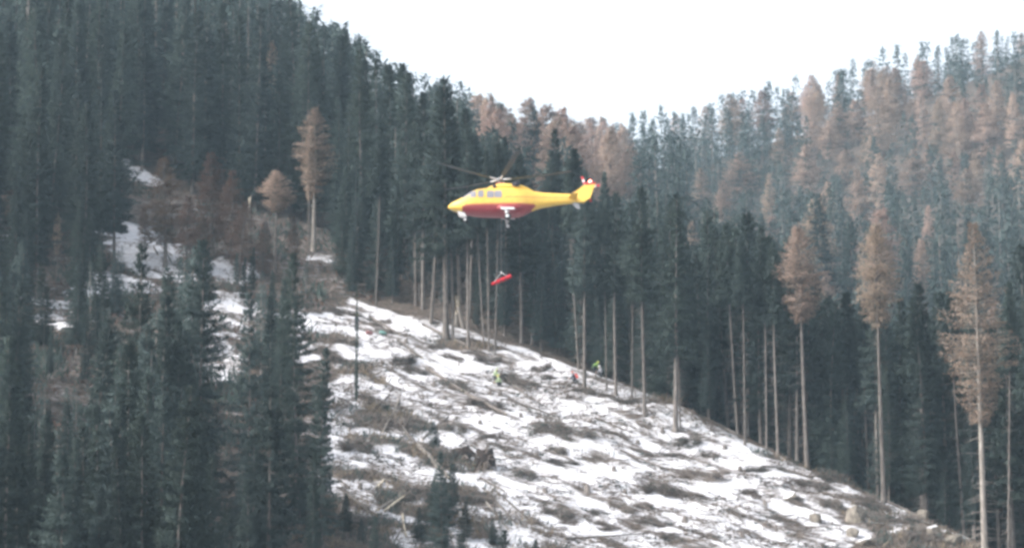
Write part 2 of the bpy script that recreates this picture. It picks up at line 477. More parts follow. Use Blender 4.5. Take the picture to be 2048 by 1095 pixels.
def larch_crown(h, cb, Rm, axis, seed, n_br, n_sp, size=1.0, low=(0.45, 0.85, 1.0, 0.9, 0.72, 0.38, 0.06)):
    g = np.random.default_rng(seed)
    t = np.sort(g.uniform(0, 1, n_br))
    z = (cb + (0.985 - cb) * t) * h
    az = np.arange(n_br) * 2.39996 + g.normal(0, 0.6, n_br)
    prof = np.interp(t, [0, 0.12, 0.3, 0.45, 0.6, 0.82, 1], low)
    lump = 0.75 + 0.5 * vnoise(np.cos(az) * 1.3 + 7, np.sin(az) * 1.3 + t * 6, seed)
    Lb = Rm * prof * lump * g.uniform(0.6, 1.08, n_br) + 0.12
    up = np.interp(t, [0, 0.5, 1], [-0.12, 0.18, 0.9])
    c0 = np.stack([np.interp(z, axis[0], axis[1]), np.interp(z, axis[0], axis[2]), z], 1)
    dirh = np.stack([np.cos(az), np.sin(az), np.zeros(n_br)], 1)
    k = np.maximum((n_sp * (0.25 + Lb / Rm)).astype(int), 4)
    bi = np.repeat(np.arange(n_br), k); m = len(bi)
    s = g.uniform(0.1, 1.0, m) ** 0.75
    lb = Lb[bi]
    p = c0[bi] + dirh[bi] * (s * lb)[:, None]
    p[:, 2] += up[bi] * lb * s + g.normal(0, 0.10, m)
    lat = np.stack([-np.sin(az), np.cos(az), np.zeros(n_br)], 1)[bi]
    p += lat * (g.normal(0, 0.16, m) * lb)[:, None]
    d = dirh[bi] * 0.7 + lat * g.normal(0, 0.8, m)[:, None]
    d[:, 2] += g.normal(-0.15, 0.6, m)
    d = unit(d)
    nr = unit(g.normal(0, 1, (m, 3)))
    v, f = diamonds(p, d, size * g.uniform(0.25, 0.6, m), size * g.uniform(0.035, 0.085, m), nr)
    tip = c0 + dirh * Lb[:, None]; tip[:, 2] += up * Lb
    return (v, f), sticks(c0, tip, 0.03, 0.008)

HT = 25.0                                   # all variants are modelled 25 m tall and scaled
VAR = {}
def make_variant(key, kind, seed, cb, Rm, r=0.21, n_br=230, n_sp=26, size=1.0, stubs=40, gap=0.0, leaf='spruce', bark='bark', bend=0.25):
    (tv, tf), axis = trunk_geo(HT, r, 9, seed, bend, (0.06, max(cb, 0.1)), stubs)
    if kind == 'spruce':
        cv, cf = spruce_crown(HT, cb, Rm, axis, seed + 1, n_br, n_sp, size, gap=gap)
    else:
        (cv, cf), (wv, wf) = larch_crown(HT, cb, Rm, axis, seed + 1, n_br, n_sp, size, *([(0.28, 0.55, 0.95, 1.0, 0.80, 0.42, 0.04)] if key[0] == 'larch' else []))
        tv, tf = cat_geo([(tv, tf), (wv, wf)])
    cf, cn = crown_normals(cv, cf, seed)
    tn_ = unit(np.stack([tv[:, 0], tv[:, 1], np.zeros(len(tv))], 1) + 1e-4)
    cme = mesh_of('crown', cv, cf, [M[leaf]], smooth=True)
    cme.normals_split_custom_set_from_vertices(cn)
    VAR[key] = dict(trunk=mesh_of('trunk', tv, tf, [M[bark]], smooth=False), crown=cme, raw=(tv, tf, cv, cf), nrm=np.concatenate([tn_, cn]), R=Rm, cb=cb, leaf=leaf, bark=bark)

for i in range(6): make_variant(('edge', i), 'spruce', 100 + i * 7, (0.36, 0.5, 0.62, 0.32, 0.68, 0.45)[i], (2.7, 2.4, 2.2, 3.0, 2.1, 2.6)[i], r=(0.22, 0.19, 0.18, 0.24, 0.17, 0.21)[i], n_br=240, n_sp=80, stubs=110, gap=0.3, size=0.6)
for i in range(6): make_variant(('full', i), 'spruce', 200 + i * 7, (0.06, 0.1, 0.16, 0.08, 0.2, 0.12)[i], (3.5, 3.0, 2.8, 3.8, 2.6, 3.3)[i], n_br=330, n_sp=90, stubs=20, gap=0.22, size=0.6)
for i in range(5): make_variant(('larch', i), 'larch', 300 + i * 7, (0.40, 0.60, 0.38, 0.62, 0.40)[i], (2.3, 2.4, 2.0, 2.3, 2.1)[i], n_br=250, n_sp=46, size=0.52, stubs=70, leaf='larch', bark='pale_bark' if i in (0, 2) else 'bark')
for i in range(3): make_variant(('brown', i), 'larch', 340 + i * 7, (0.15, 0.2, 0.1)[i], (2.3, 2.5, 2.7)[i], n_br=260, n_sp=56, size=0.65, stubs=50, leaf='brown_larch')
for i in range(5): make_variant(('far', i), 'spruce', 400 + i * 7, (0.1, 0.15, 0.08, 0.2, 0.12)[i], (3.9, 3.4, 4.2, 3.2, 3.6)[i], n_br=170, n_sp=36, size=1.1, stubs=0, gap=0.2)
for i in range(5): make_variant(('farl', i), 'larch', 440 + i * 7, (0.2, 0.15, 0.25, 0.1, 0.2)[i], (3.9, 4.3, 3.6, 4.6, 4.0)[i], n_br=170, n_sp=44, size=1.15, stubs=0, leaf='larch')
for i in range(3): make_variant(('mass', i), 'spruce', 480 + i * 7, 0.12, (3.6, 3.2, 4.0)[i], n_br=80, n_sp=8, size=2.3, stubs=0)
for i in range(3): make_variant(('massl', i), 'larch', 500 + i * 7, 0.15, (3.8, 4.2, 4.0)[i], n_br=90, n_sp=14, size=2.0, stubs=0, leaf='larch')
for i in range(3): make_variant(('near', i), 'spruce', 520 + i * 7, 0.14, (3.4, 3.0, 3.6)[i], n_br=110, n_sp=13, size=1.45, stubs=0)
for k in list(VAR):                         # far trees are too small to show their parts: one mesh each
    if k[0] in ('far', 'farl'):
        tv, tf, cv, cf = VAR[k]['raw']
        v, f = cat_geo([(tv, tf), (cv, cf)])
        VAR[k]['one'] = mesh_of('tree', v, f, [M[VAR[k]['bark']], M[VAR[k]['leaf']]], np.r_[np.zeros(len(tf)), np.ones(len(cf))], smooth=True)
        VAR[k]['one'].normals_split_custom_set_from_vertices(VAR[k]['nrm'])

TREES = []                                  # footprints of every tree placed so far (x, y)
def tree(key, x, y, h, label, group=None, name=None, lean=(0, 0), wide=1.0, cat='tree', rz=None, z=None):
    s = h / HT
    v = VAR[key]
    nm = name or ('larch_tree' if key[0] in ('larch', 'brown', 'farl') else 'spruce_tree')
    zz = (Hp(x, y) if z is None else z)
    rot = (lean[0], lean[1], random.uniform(0, 6.28) if rz is None else rz)
    sc = (s * wide, s * wide, s)
    if 'one' in v:
        o = link(nm, v['one'], None, (x, y, zz), rot, sc)
    else:
        o = link(nm, None, None, (x, y, zz), rot, sc)
        link('trunk', v['trunk'], o); link('crown', v['crown'], o)
    tag(o, label, cat, group)
    TREES.append((x, y))
    return o

def tree_px(key, bx, by, ty, label, group=None, wide=1.0, d=None, **kw):
    """a tree whose foot is seen at (bx, by) and whose top reaches ty"""
    p = on_spur(bx, by) if d is None else Vector((ray(bx, 1000).x * d, d, 0))
    x, y = p.x, p.y
    z = Hp(x, y)
    h = ray(bx, ty).z * y - z
    return tree(key, x, y, h, label, group, wide=wide, **kw)

E, FU, LA, BR = 'edge', 'full', 'larch', 'brown'
# trees that stand along the crest of the clearing, from the group under the nose of the helicopter to the one at the right border
CREST_TREES = [
    ((E, 1), 862, 650, 170, 'slender pale trunk on the crest directly below the helicopter nose', 0.9),
    ((E, 3), 892, 682, 150, 'thickest trunk of the group below the helicopter, brown bark lit along one side', 1.15),
    ((E, 4), 906, 683, 200, 'thin trunk close beside the thickest trunk below the helicopter', 0.8),
    ((E, 0), 846, 614, 180, 'greyish trunk second to the left of the helicopter nose trunk', 1.0),
    ((E, 4), 831, 604, 230, 'thin trunk standing left of the greyish trunk near the crest top', 0.8),
    ((E, 2), 752, 602, 250, 'thin dark trunk at the upper left corner of the snow slope', 0.7),
    ((E, 1), 936, 696, 250, 'straight trunk just right of the broken snag', 0.85),
    ((E, 4), 968, 700, 330, 'thin trunk to the left in the trio below the red stretcher', 0.65),
    ((E, 2), 978, 703, 300, 'thin middle trunk in the trio below the red stretcher', 0.65),
    ((E, 4), 990, 706, 280, 'thin trunk to the right in the trio below the red stretcher', 0.6),
    ((E, 0), 1043, 686, 290, 'lone pale trunk on the crest right of the red stretcher', 0.9),
    ((E, 4), 1157, 746, 330, 'very thin trunk left of the trunk beside the green-clad rescuer', 0.6),
    ((E, 5), 1169, 782, 340, 'dark trunk directly beside the green-clad crouching rescuer', 0.95),
    ((E, 4), 1213, 782, 340, 'thin trunk just right of the green-clad crouching rescuer', 0.55),
    ((E, 1), 1232, 790, 380, 'tall pale trunk on the crest second right of the green-clad rescuer', 0.95),
    ((E, 4), 1264, 806, 400, 'faint thin trunk behind the crest between two pale trunks', 0.7),
    ((E, 1), 1290, 836, 370, 'long leaning pale trunk with no low branches at mid crest', 0.95),
    ((E, 3), 1351, 862, 390, 'thick forked-looking trunk above the dark diagonal brush strip', 1.05),
    ((E, 4), 1361, 858, 420, 'thin stem pressed against the thick trunk at mid crest', 0.55),
    ((E, 4), 1490, 890, 470, 'bright slender trunk next to the tilted snowy log on the crest', 0.8),
    ((E, 4), 1533, 896, 500, 'thin trunk first right of the bright slender trunk', 0.7),
    ((E, 2), 1556, 890, 480, 'faint grey trunk behind the crest over the brown grass', 0.9),
    ((LA, 1), 1614, 928, 445, 'orange larch with pointed bushy crown whose pale foot ends the brown grassy crest', 1.1),
    ((LA, 3), 1768, 972, 438, 'orange larch with tall brown trunk rising from the small snow bank low on the crest', 1.0),
]
for key, bx, by, ty, lab, wd in CREST_TREES:
    p = on_spur(bx, by, 350 if bx > 1000 else 392)
    h = ray(bx, ty).z * p.y - p.z
    tree(key, p.x, p.y, h, lab, 'trees along the crest of the clearing', wide=wd, lean=(R(random.uniform(-2, 2)), R(random.uniform(-1.8, 1.8))))
p = on_spur(1873, 1040); tree((E, 2), p.x, p.y + 8, ray(1873, 560).z * (p.y + 8) - Hp(p.x, p.y + 8), 'grey trunk behind the lowest end of the crest', 'trees along the crest of the clearing')

# single larches and spruces that stand out
def at_depth(px, d): return ray(px, 800).x * d, d
x, y = at_depth(1962, 284)
tree((LA, 0), x, y, ray(1945, 435).z * y - Hp(x, y), 'tall orange-brown larch with a long bare trunk near the right border', wide=1.1, lean=(0, R(-0.8)))
for px, d, top, key, lab, wd, ln in [
        (2008, 292, 560, (E, 4), 'thin leaning dead-looking trunk at the lower right corner', 0.6, 2.0),
        (1940, 300, 620, (E, 4), 'thin crooked trunk left of the tall larch trunk', 0.6, -2.5),
        (2055, 310, 480, (E, 1), 'trunk cut by the right border of the picture', 0.9, 0)]:
    x, y = at_depth(px, d)
    tree(key, x, y, ray(px, top).z * y - Hp(x, y), lab, wide=wd, lean=(0, R(ln)))
tree_px((LA, 2), 627, 502, 212, 'bright tan larch with a pale double trunk above the snow gaps', wide=1.9)
tree_px((LA, 4), 617, 500, 250, 'second slimmer stem close behind the bright tan larch', wide=0.8)
tree_px((LA, 1), 550, 548, 340, 'small reddish larch next to the bright tan larch', wide=1.9)
tree_px((BR, 0), 425, 520, 300, 'broad brown bare-twigged larch above the middle snow gap', wide=2.2)
tree_px((BR, 1), 330, 540, 315, 'brown bare-twigged larch left of the broad brown larch', wide=2.2)
tree_px((BR, 2), 480, 560, 400, 'low brown larch right of the broad brown larch', wide=2.2)
for bx, by, ty, wd, vi, lab in [(372, 560, 390, 1.9, 1, 'low brown larch between the two larger brown larches'), (525, 560, 440, 1.9, 2, 'low brown larch at the foot of the small reddish larch'), (290, 520, 410, 1.7, 0, 'low brown larch beside the log in the left snow gap'),
                               (462, 530, 340, 1.9, 1, 'brown larch touching the right side of the broad brown larch'), (398, 548, 430, 2.0, 2, 'shrubby brown larch at the foot of the broad brown larch'), (585, 540, 430, 1.6, 0, 'low brown larch left of the pale double trunk')]:
    tree_px((BR, vi), bx, by, ty, lab, 'brown larches above the snow gaps', wide=wd)
tree_px((LA, 4), 113, 570, 420, 'thin brown larch with reddish foot above the left snow gap', wide=0.8)

# dark spruces in the lower left, rooted below the frame
FRONT = [(-15, 262, 560, 3), (30, 266, 560, 0), (268, 264, 484, 0), (393, 268, 476, 1), (600, 272, 500, 4), (510, 262, 575, 0), (190, 258, 630, 1), (330, 262, 585, 4)]
gf_ = np.random.default_rng(31)
for d in np.arange(225, 292, 4.5):
    for px in np.arange(-60, 628, 62):
        q = px + gf_.uniform(-28, 28); cap = np.interp(q, [-60, 25, 60, 110, 185, 205, 235, 270, 330, 350, 385, 402, 440, 502, 515, 560, 600, 640], [540, 560, 720, 730, 720, 620, 600, 520, 590, 610, 500, 765, 800, 780, 585, 610, 520, 700])
        top = cap + gf_.uniform(10, 60) + (290 - d) * gf_.uniform(1.5, 4.5)
        if top < 1050 and q < 535: FRONT.append((q, d + gf_.uniform(-2, 2), top, int(gf_.integers(6))))
for d in np.arange(290, 336, 5.5):
    for px in np.arange(-50, 620, 40):
        q, dd = px + gf_.uniform(-20, 20), d + gf_.uniform(-2.5, 2.5)
        xx, yy = ray(q, 800).x * dd, dd
        b_ = proj(xx, yy, Hp(xx, yy))[1]
        cap = np.interp(q, [-60, 45, 60, 190, 200, 228, 300, 345, 352, 395, 405, 500, 510, 590, 600, 640], [430, 480, 725, 720, 600, 610, 620, 600, 490, 500, 780, 780, 560, 550, 700, 720])
        top = max(cap + gf_.uniform(0, 60), b_ - 22 * FPX / dd)
        if b_ - top > 5 * FPX / dd: FRONT.append((q, dd, top, 0))
for px, d, top in [(205, 318, 480), (230, 330, 500), (365, 322, 490), (375, 335, 520), (540, 320, 540), (580, 328, 530), (520, 334, 540), (20, 320, 380), (60, 330, 420), (-10, 335, 300), (150, 345, 430), (170, 338, 500), (592, 300, 570)]:
    FRONT.append((px, d, top, int(gf_.integers(6))))
cand_front = []
for n, (px, d, top, vi) in enumerate(FRONT):
    x, y = at_depth(px, d)
    z = Hp(x, y); hh = ray(px, top).z * y - z
    cand_front.append([x, y, z, hh, 'front', False, px, top])
for px, d, top, vi, wd, lab in [(648, 264, 690, 2, 0.95, 'dark narrow young spruce standing alone at the left side of the snow slope'),
                            (630, 258, 900, 4, 0.7, 'thin-stemmed young spruce at the foot of the lone dark spruce'),
                            (888, 262, 900, 1, 1.1, 'thin young spruce in front of the root plate on the slope'),
                            (756, 252, 1030, 1, 0.9, 'dark spruce top poking in at the bottom border beside the two pale logs'),
                            (712, 300, 560, 4, 0.16, 'very thin bare-stemmed young spruce on the upper left snow'),
                            (1010, 250, 1055, 3, 1.3, 'dark spruce top at the bottom border under the felled logs'),
                            (1070, 251, 1075, 0, 1.2, 'low dark spruce top at the bottom border next to open snow'),
                            (930, 250, 1060, 5, 1.2, 'dark spruce top at the bottom border below the brown bank')]:
    x, y = at_depth(px, d)
    tree((FU, vi), x, y, ray(px, top).z * y - Hp(x, y), lab, wide=wd)

for bx, by, ty, vi, wd, lab in [(905, 1050, 925, 1, 1.9, 'dark sapling just right of the thin young spruce on the bank'), (868, 1062, 955, 0, 1.9, 'dark sapling left of the thin young spruce on the bank'), (930, 1088, 1000, 3, 2.0, 'bushy sapling between the bank and the three parallel poles'),
                               (838, 1090, 1012, 5, 2.0, 'bushy sapling right of the short bright pole'), (692, 1086, 985, 2, 1.8, 'dark sapling at the foot of the small snow field'), (722, 1096, 1035, 1, 2.0, 'low sapling left of the dark spruce top at the border'),
                               (985, 1096, 1035, 0, 2.0, 'low sapling below the three parallel poles'), (600, 1060, 940, 3, 1.8, 'dark sapling left of the thin-stemmed young spruce'), (870, 905, 840, 5, 2.0, 'small dark sapling above the root plates')]:
    tree_px((FU, vi), bx, by, ty, lab, 'saplings on the brown bank', wide=wd)

# the woods: scattered over the real slopes, then sorted by how much of each one shows
g = np.random.default_rng(5)
cand = []
def scatter(n, xr, yr, gap, ok, kind):
    cell = {}
    for (x, y) in TREES: cell.setdefault((int(x // gap), int(y // gap)), []).append((x, y))
    out = 0
    xs, ys = g.uniform(*xr, n), g.uniform(*yr, n)
    keep = ok(xs, ys)
    for x, y in zip(xs[keep], ys[keep]):
        c = (int(x // gap), int(y // gap))
        if any((x - a) ** 2 + (y - b_) ** 2 < gap * gap for i in (-1, 0, 1) for j in (-1, 0, 1) for a, b_ in cell.get((c[0] + i, c[1] + j), [])): continue
        cell.setdefault(c, []).append((x, y)); TREES.append((x, y)); cand.append((x, y, kind)); out += 1
    return out
def infrust(xs, ys, m=0.175): return np.abs(xs) < ys * m + 6
sd_ = lambda xs, ys: 0.76 * (ys - crest_y(xs))
# behind the crest of the clearing, and in the ravine
scatter(9000, (-12, 75), (300, 470), 3.6, lambda x, y: infrust(x, y) & (sd_(x, y) > 5.0) & (sd_(x, y) < 125), 'behind')
# left slope above the clearing
def left_ok(x, y):
    lo = np.interp(x, [-70, -58, -50, -45, -38, -30, -24, -17, -10], [315, 318, 322, 330, 332, 332, 340, 350, 352])
    return infrust(x, y) & (y > lo) & (x < 0.35 * (y - 352) - 4)
scatter(14000, (-105, 40), (315, 660), 4.3, left_ok, 'left')
# dark young growth under the crest trees
scatter(6000, (-28, 14), (325, 385), 2.0, lambda x, y: (sd_(x, y) > 3.5) & (sd_(x, y) < 20), 'fill')
scatter(3000, (14, 45), (290, 350), 2.9, lambda x, y: (sd_(x, y) > 4.0) & (sd_(x, y) < 20), 'fill')
scatter(5000, (-38, -14), (330, 374), 2.3, lambda x, y: (x < -21.5 - 0.25 * (y - 338)) & (y > 334) | (y > crest_y(x) + 1.5), 'fill')
scatter(1500, (-60, -40), (300, 345), 3.0, lambda x, y: x < -0.12 * y, 'fill')
# middle and far hills
scatter(16000, (-60, 190), (470, 1075), 6.0, lambda x, y: infrust(x, y), 'far')
scatter(3000, (-75, -20), (320, 366), 5.0, lambda x, y: infrust(x, y) & (x < -0.148 * y), 'left')
LARCH_BLOBS = [(1850, 140, 60, 45), (1765, 180, 60, 60), (1895, 200, 60, 70), (1980, 230, 60, 50), (2035, 190, 30, 60), (1640, 170, 50, 30), (1700, 215, 50, 35), (1060, 215, 95, 35), (1160, 235, 60, 50), (1225, 290, 40, 90), (985, 190, 40, 30), (1050, 260, 60, 30), (1960, 320, 80, 20)]
# larches one can pick out: top in the photo, crown width and height in photo pixels
SINGLE_LARCH = [(1612, 288, 60, 95), (1717, 338, 52, 100), (1480, 303, 62, 80), (1448, 358, 38, 55), (1403, 336, 42, 66), (1535, 345, 32, 90), (1822, 300, 52, 80), (1932, 335, 60, 75), (1855, 408, 30, 62), (1390, 440, 40, 50), (1690, 270, 62, 75), (1500, 205, 40, 60), (1530, 172, 45, 80), (1568, 168, 32, 90),
                (1880, 175, 60, 130), (1760, 172, 60, 110), (1850, 122, 70, 70), (1915, 215, 56, 100), (1975, 205, 60, 100), (2030, 185, 44, 110), (1962, 62, 36, 80), (1215, 238, 42, 140), (1182, 245, 40, 110), (1245, 300, 36, 100), (1060, 190, 60, 80), (1110, 196, 50, 80), (1005, 186, 50, 70), (1150, 215, 40, 70),
                (785, 96, 46, 100), (815, 112, 32, 60), (960, 165, 32, 60), (1075, 325, 34, 60), (1198, 300, 40, 100), (1330, 216, 50, 60), (1710, 200, 50, 70), (1640, 160, 50, 60), (1600, 175, 40, 60), (1790, 110, 50, 60), (1460, 215, 36, 60), (900, 150, 36, 50), (545, 82, 34, 44), (1660, 235, 44, 60), (1560, 255, 34, 60)]
SKY = np.array([(-100, -400), (480, -120), (590, -20), (640, 20), (700, 45), (760, 90), (800, 105), (860, 135), (900, 130), (960, 165), (1020, 178), (1080, 180), (1140, 195), (1200, 205), (1245, 232), (1260, 210), (1300, 215), (1350, 205), (1430, 195),
                (1470, 165), (1540, 150), (1580, 155), (1640, 130), (1700, 110), (1760, 85), (1850, 75), (1950, 60), (2048, 65), (2200, 70)], float)
LARCH_LABEL = {(1612, 288): 'broad pointed orange larch alone among dark spruces, midway up the far right hillside', (1717, 338): 'tall oval pinkish larch alone among dark spruces below the middle of the far right hillside',
               (1480, 303): 'broad larch, larger of a touching pair left on the far right hillside', (1448, 358): 'small pointed larch, lower of the touching pair on the far right hillside', (1403, 336): 'small pale egg-shaped larch left of the touching larch pair',
               (1535, 345): 'thin larch right of the touching larch pair', (1822, 300): 'loose larch right of the tall oval pinkish larch on the far hillside', (1932, 335): 'low broad larch near the right end of the far hillside', (1855, 408): 'small narrow larch lowest on the right of the far hillside',
               (1390, 440): 'small dull larch lowest on the left of the far hillside', (1690, 270): 'greyish larch right above the broad pointed orange larch', (1962, 62): 'lone narrow larch on the skyline near the right end', (1850, 122): 'round-topped bright larch near the top of the far right hill',
               (785, 96): 'larch with hanging crown just under the left skyline, beside a tall dark spruce', (545, 82): 'small bright larch alone in the dark wood high on the left', (1075, 325): 'small dull larch right behind the helicopter rotor', (1215, 238): 'tall larch directly above the helicopter tail'}
rows = []
for (x, y, k) in cand:
    if k == 'behind': h = g.uniform(24, 31)
    elif k == 'left': h = g.uniform(17, 26)
    elif k == 'fill': h = g.uniform(5.5, 14)
    else: h = g.uniform(14, 21) if y > 640 else g.uniform(17, 24)
    z = Hp(x, y)
    tx, ty = proj(x, y, z + h)
    m = 0.0
    for bx, by, sx, sy in LARCH_BLOBS:
        m = max(m, math.exp(-((tx - bx) / sx) ** 2 - ((ty - by) / sy) ** 2))
    lar = k not in ('behind', 'fill') and g.uniform() < (0.85 if m > 0.45 else (0.07 if tx > 1300 else 0.06) if k == 'far' else 0.008)
    if k == 'behind' and tx > 1000 and ty < 380: h *= 0.85
    lim = np.interp(tx, SKY[:, 0], SKY[:, 1]) + g.uniform(-4, 26) * (1 if tx > 1300 else 1.6)
    if y < 560: lim = max(lim, np.interp(tx, [0, 780, 801, 850, 890, 960, 1050, 1110, 1150, 1200, 1250, 1300, 1400, 1500, 1580, 1650, 1700, 1800, 1900, 2048], [-900, -900, 90, 180, 150, 250, 285, 240, 310, 350, 390, 370, 380, 390, 440, 545, 565, 585, 560, 520]) + g.uniform(-5, 70))
    if y < 378 and k in ('left', 'fill'):
        for x0_, x1_, b_ in ((570, 685, 515), (520, 570, 540), (285, 520, 485)):
            if x0_ < tx < x1_: lim = max(lim, b_ + g.uniform(0, 40))
    if ty < lim:
        h = max(ray(tx, lim).z * y - z, 0.0)
    if k in ('left', 'fill') and y < 420:
        for a, b_, rx_, _ in SNOW_PATCHES[:18]:
            if abs(tx - a) < 8 + 2.5 * rx_ and proj(x, y, z + h)[1] < b_ + 22 and proj(x, y, z)[1] > b_ - 8:
                h = max(ray(tx, b_ + g.uniform(22, 60)).z * y - z, 0.0)
    if h < (2.6 if k == 'fill' else 5.0): continue
    tx, ty = proj(x, y, z + h)
    rows.append([x, y, z, h, k, lar, tx, ty])
for bx, ty0, wpx_, hpx in SINGLE_LARCH:
    h = max(14.0, hpx * 850 / FPX * 1.45)
    p = pick(bx, ty0, off=h, dmin=440)
    if p is None: continue
    h = ray(bx, ty0).z * p.y - p.z
    keep = []
    for r in rows:
        if (r[0] - p.x) ** 2 + (r[1] - p.y) ** 2 < 16: continue
        if r[1] < p.y and abs(r[6] - bx) < wpx_ * 0.5 + 10 and r[7] < ty0 + hpx * 0.85 and proj(r[0], r[1], r[2])[1] > ty0:
            r[7] = ty0 + hpx * 0.85 + g.uniform(0, 30); r[3] = ray(r[6], r[7]).z * r[1] - r[2]
            if r[3] < 5: continue
        keep.append(r)
    rows = keep
    rows.append([p.x, p.y, p.z, h, 'pick', True, bx, ty0, wpx_ * p.y / FPX / (2 * 3.3 * h / HT)])
rows += cand_front
rows.sort(key=lambda r: r[1])
# coarse painter's pass, nearest first: how many cells of the picture does each tree still win
CELL = 6
occ = np.zeros((int(H0 // CELL) + 1, int(W0 // CELL) + 1), bool)
for r in rows:
    x, y, z, h, k, lar, tx, ty = r[:8]
    wd_ = r.pop() if len(r) > 8 else None
    bx, by = proj(x, y, z)
    wpx = min(2.3, 0.13 * h) * FPX / y
    cb = 0.5 if k == 'behind' else 0.85
    y0, y1 = ty, ty + (by - ty) * cb
    cnt = 0
    for cy0 in range(max(0, int(y0 // CELL)), min(occ.shape[0] - 1, int(y1 // CELL)) + 1):
        f = (cy0 * CELL - y0) / max(y1 - y0, 1)
        w = wpx * (0.15 + 0.85 * min(1, f * 1.4))
        a, b2 = max(0, int((tx - w) // CELL)), min(occ.shape[1] - 1, int((tx + w) // CELL))
        if b2 < a: continue
        row = occ[cy0, a:b2 + 1]; cnt += int((~row).sum()); row[:] = True
    r.append(cnt + (900 if wd_ else 0)); r.append(wd_)
def budget(lar): return sorted([r for r in rows if r[5] == lar], key=lambda r: -r[8] * (3 if r[1] < 430 else 1))
n_front = len([1 for o in COL.objects if o.name.startswith('spruce_tree')])
spr, lar = budget(False), budget(True)
n_sp = max(0, 298 - n_front)
single = [r for r in spr[:n_sp] if r[8] > 0] + [r for r in lar[:270] if r[8] > 0]
singles = set(id(r) for r in single)
rest = [r for r in rows if id(r) not in singles]
def where(r):
    """the stretch of wood a tree belongs to, named by things one can find"""
    x, y, z, h, k, lar, tx, ty, c, wd_ = r
    def by(*cuts):
        return next(t for lim, t in cuts if tx < lim)
    sky = ty < np.interp(tx, [600, 770, 900, 1100, 1250, 1450, 1700, 2048], [10, 110, 165, 205, 250, 195, 110, 70]) + 22
    if k == 'front': return by((90, 'in the lower left wood next to the left border'), (200, 'in the lower left wood right below the left snow gap'), (340, 'in the lower left wood below the log in the snow gap'), (420, 'in the lower left wood left of the middle snow gap'), (500, 'in the lower left wood right below the middle snow gap'), (9e9, 'in the lower left wood next to the snow slope'))
    if k == 'fill': return by((640, 'among the brown larches of the left slope'), (860, 'in the young growth left of the slender crest trunk'), (1000, 'in the young growth behind the broken snag'), (1270, 'in the young growth behind the rescuers on the crest'), (9e9, 'in the young growth behind the lower right crest'))
    if k == 'behind': return by((1000, 'in the dark wood straight below the helicopter'), (1150, 'in the dark wood below the helicopter tail'), (1270, 'in the dark wood behind the green-clad rescuer'), (1450, 'in the dark wood behind the thick forked-looking trunk'), (1600, 'in the dark wood behind the tilted snowy log'), (1790, 'in the dark wood between the orange crest larches'), (9e9, 'in the dark wood next to the tall larch at the right border'))
    if tx > 1300:
        if sky: return by((1600, 'on the skyline right of the saddle'), (1820, 'on the skyline midway up the far right hill'), (9e9, 'on the skyline at the top of the far right hill'))
        if ty < 260: return by((1600, 'just below the skyline right of the saddle'), (1820, 'high on the middle of the far right hillside'), (9e9, 'high on the far right hillside near the border'))
        return by((1560, 'low on the left end of the far right hillside'), (1780, 'low on the middle of the far right hillside'), (9e9, 'low on the far right hillside near the border'))
    if tx > 900:
        if sky: return by((1100, 'on the skyline above the rotor of the helicopter'), (9e9, 'on the skyline at the saddle'))
        return by((1050, 'in the wood behind the cabin of the helicopter'), (1180, 'in the wood behind the tail of the helicopter'), (9e9, 'in the wood right of the helicopter tail'))
    if sky: return by((720, 'on the skyline at the top of the left mountain'), (9e9, 'on the skyline where the left mountain drops'))
    return by((150, 'in the dense upper left wood next to the left border'), (330, 'in the dense upper left wood above the small snow spots'), (520, 'in the dense upper left wood above the brown larches'), (700, 'in the dense upper left wood around the bright tan larch'), (9e9, 'in the dense wood left of the helicopter nose'))
for i, r in enumerate(single):
    x, y, z, h, k, lar_, tx, ty, c, wd_ = r
    wh = where(r)
    if k == 'behind': key = ('edge' if g.uniform() < 0.7 else 'full', int(g.integers(6)))
    elif k in ('front', 'fill'): key = ('full', int(g.integers(6)))
    elif y < 460: key = (('larch', int(g.integers(5))) if lar_ else ('full' if g.uniform() < 0.8 or ty < 200 else 'edge', int(g.integers(6))))
    else: key = ('farl' if lar_ else 'far', int(g.integers(5)))
    lab = LARCH_LABEL.get((tx, ty)) or ('orange-brown larch ' if lar_ else 'dark green spruce ') + wh
    tree(key, x, y, h, lab, ('larches ' if lar_ else 'spruces ') + wh, wide=min(max(wd_, 0.8), 2.2) if wd_ else g.uniform(0.85, 1.25) * (1.3 if key[0] == 'farl' else 1.15 if key[0] == 'far' else 1.0), z=z, lean=(R(g.uniform(-2, 2)), R(g.uniform(-2, 2))))
# the rest of the woods reads as one mass
pv, pf, pm, pn, nv = [], [], [], [], 0
for r in rest:
    x, y, z, h, k, lar_, tx, ty, c, wd_ = r
    v = VAR[('massl' if lar_ else 'near' if y < 420 and c > 0 else 'mass', int(g.integers(3)))]
    tv, tf, cv, cf = v['raw']
    if c == 0 and (y > (590 if tx < 720 else 430) or k in ('front', 'fill')): continue
    q = np.concatenate([tv, cv]); a = g.uniform(0, 6.28); s = h / HT; w = g.uniform(1.0, 1.4)
    q = np.stack([(q[:, 0] * math.cos(a) - q[:, 1] * math.sin(a)) * s * w + x, (q[:, 0] * math.sin(a) + q[:, 1] * math.cos(a)) * s * w + y, q[:, 2] * s + z], 1)
    nq = v['nrm']; pn.append(np.stack([nq[:, 0] * math.cos(a) - nq[:, 1] * math.sin(a), nq[:, 0] * math.sin(a) + nq[:, 1] * math.cos(a), nq[:, 2]], 1))
    pv.append(q); pf.append(np.concatenate([tf, cf + len(tv)]) + nv); nv += len(q)
    pm.append(np.r_[np.zeros(len(tf)), np.full(len(cf), 2 if lar_ else 1)])
print('trees', len(rows), 'single', len(single), 'rest', len(pv), 'tris', sum(len(f) for f in pf), 'larch', sum(1 for r in rows if r[5]))
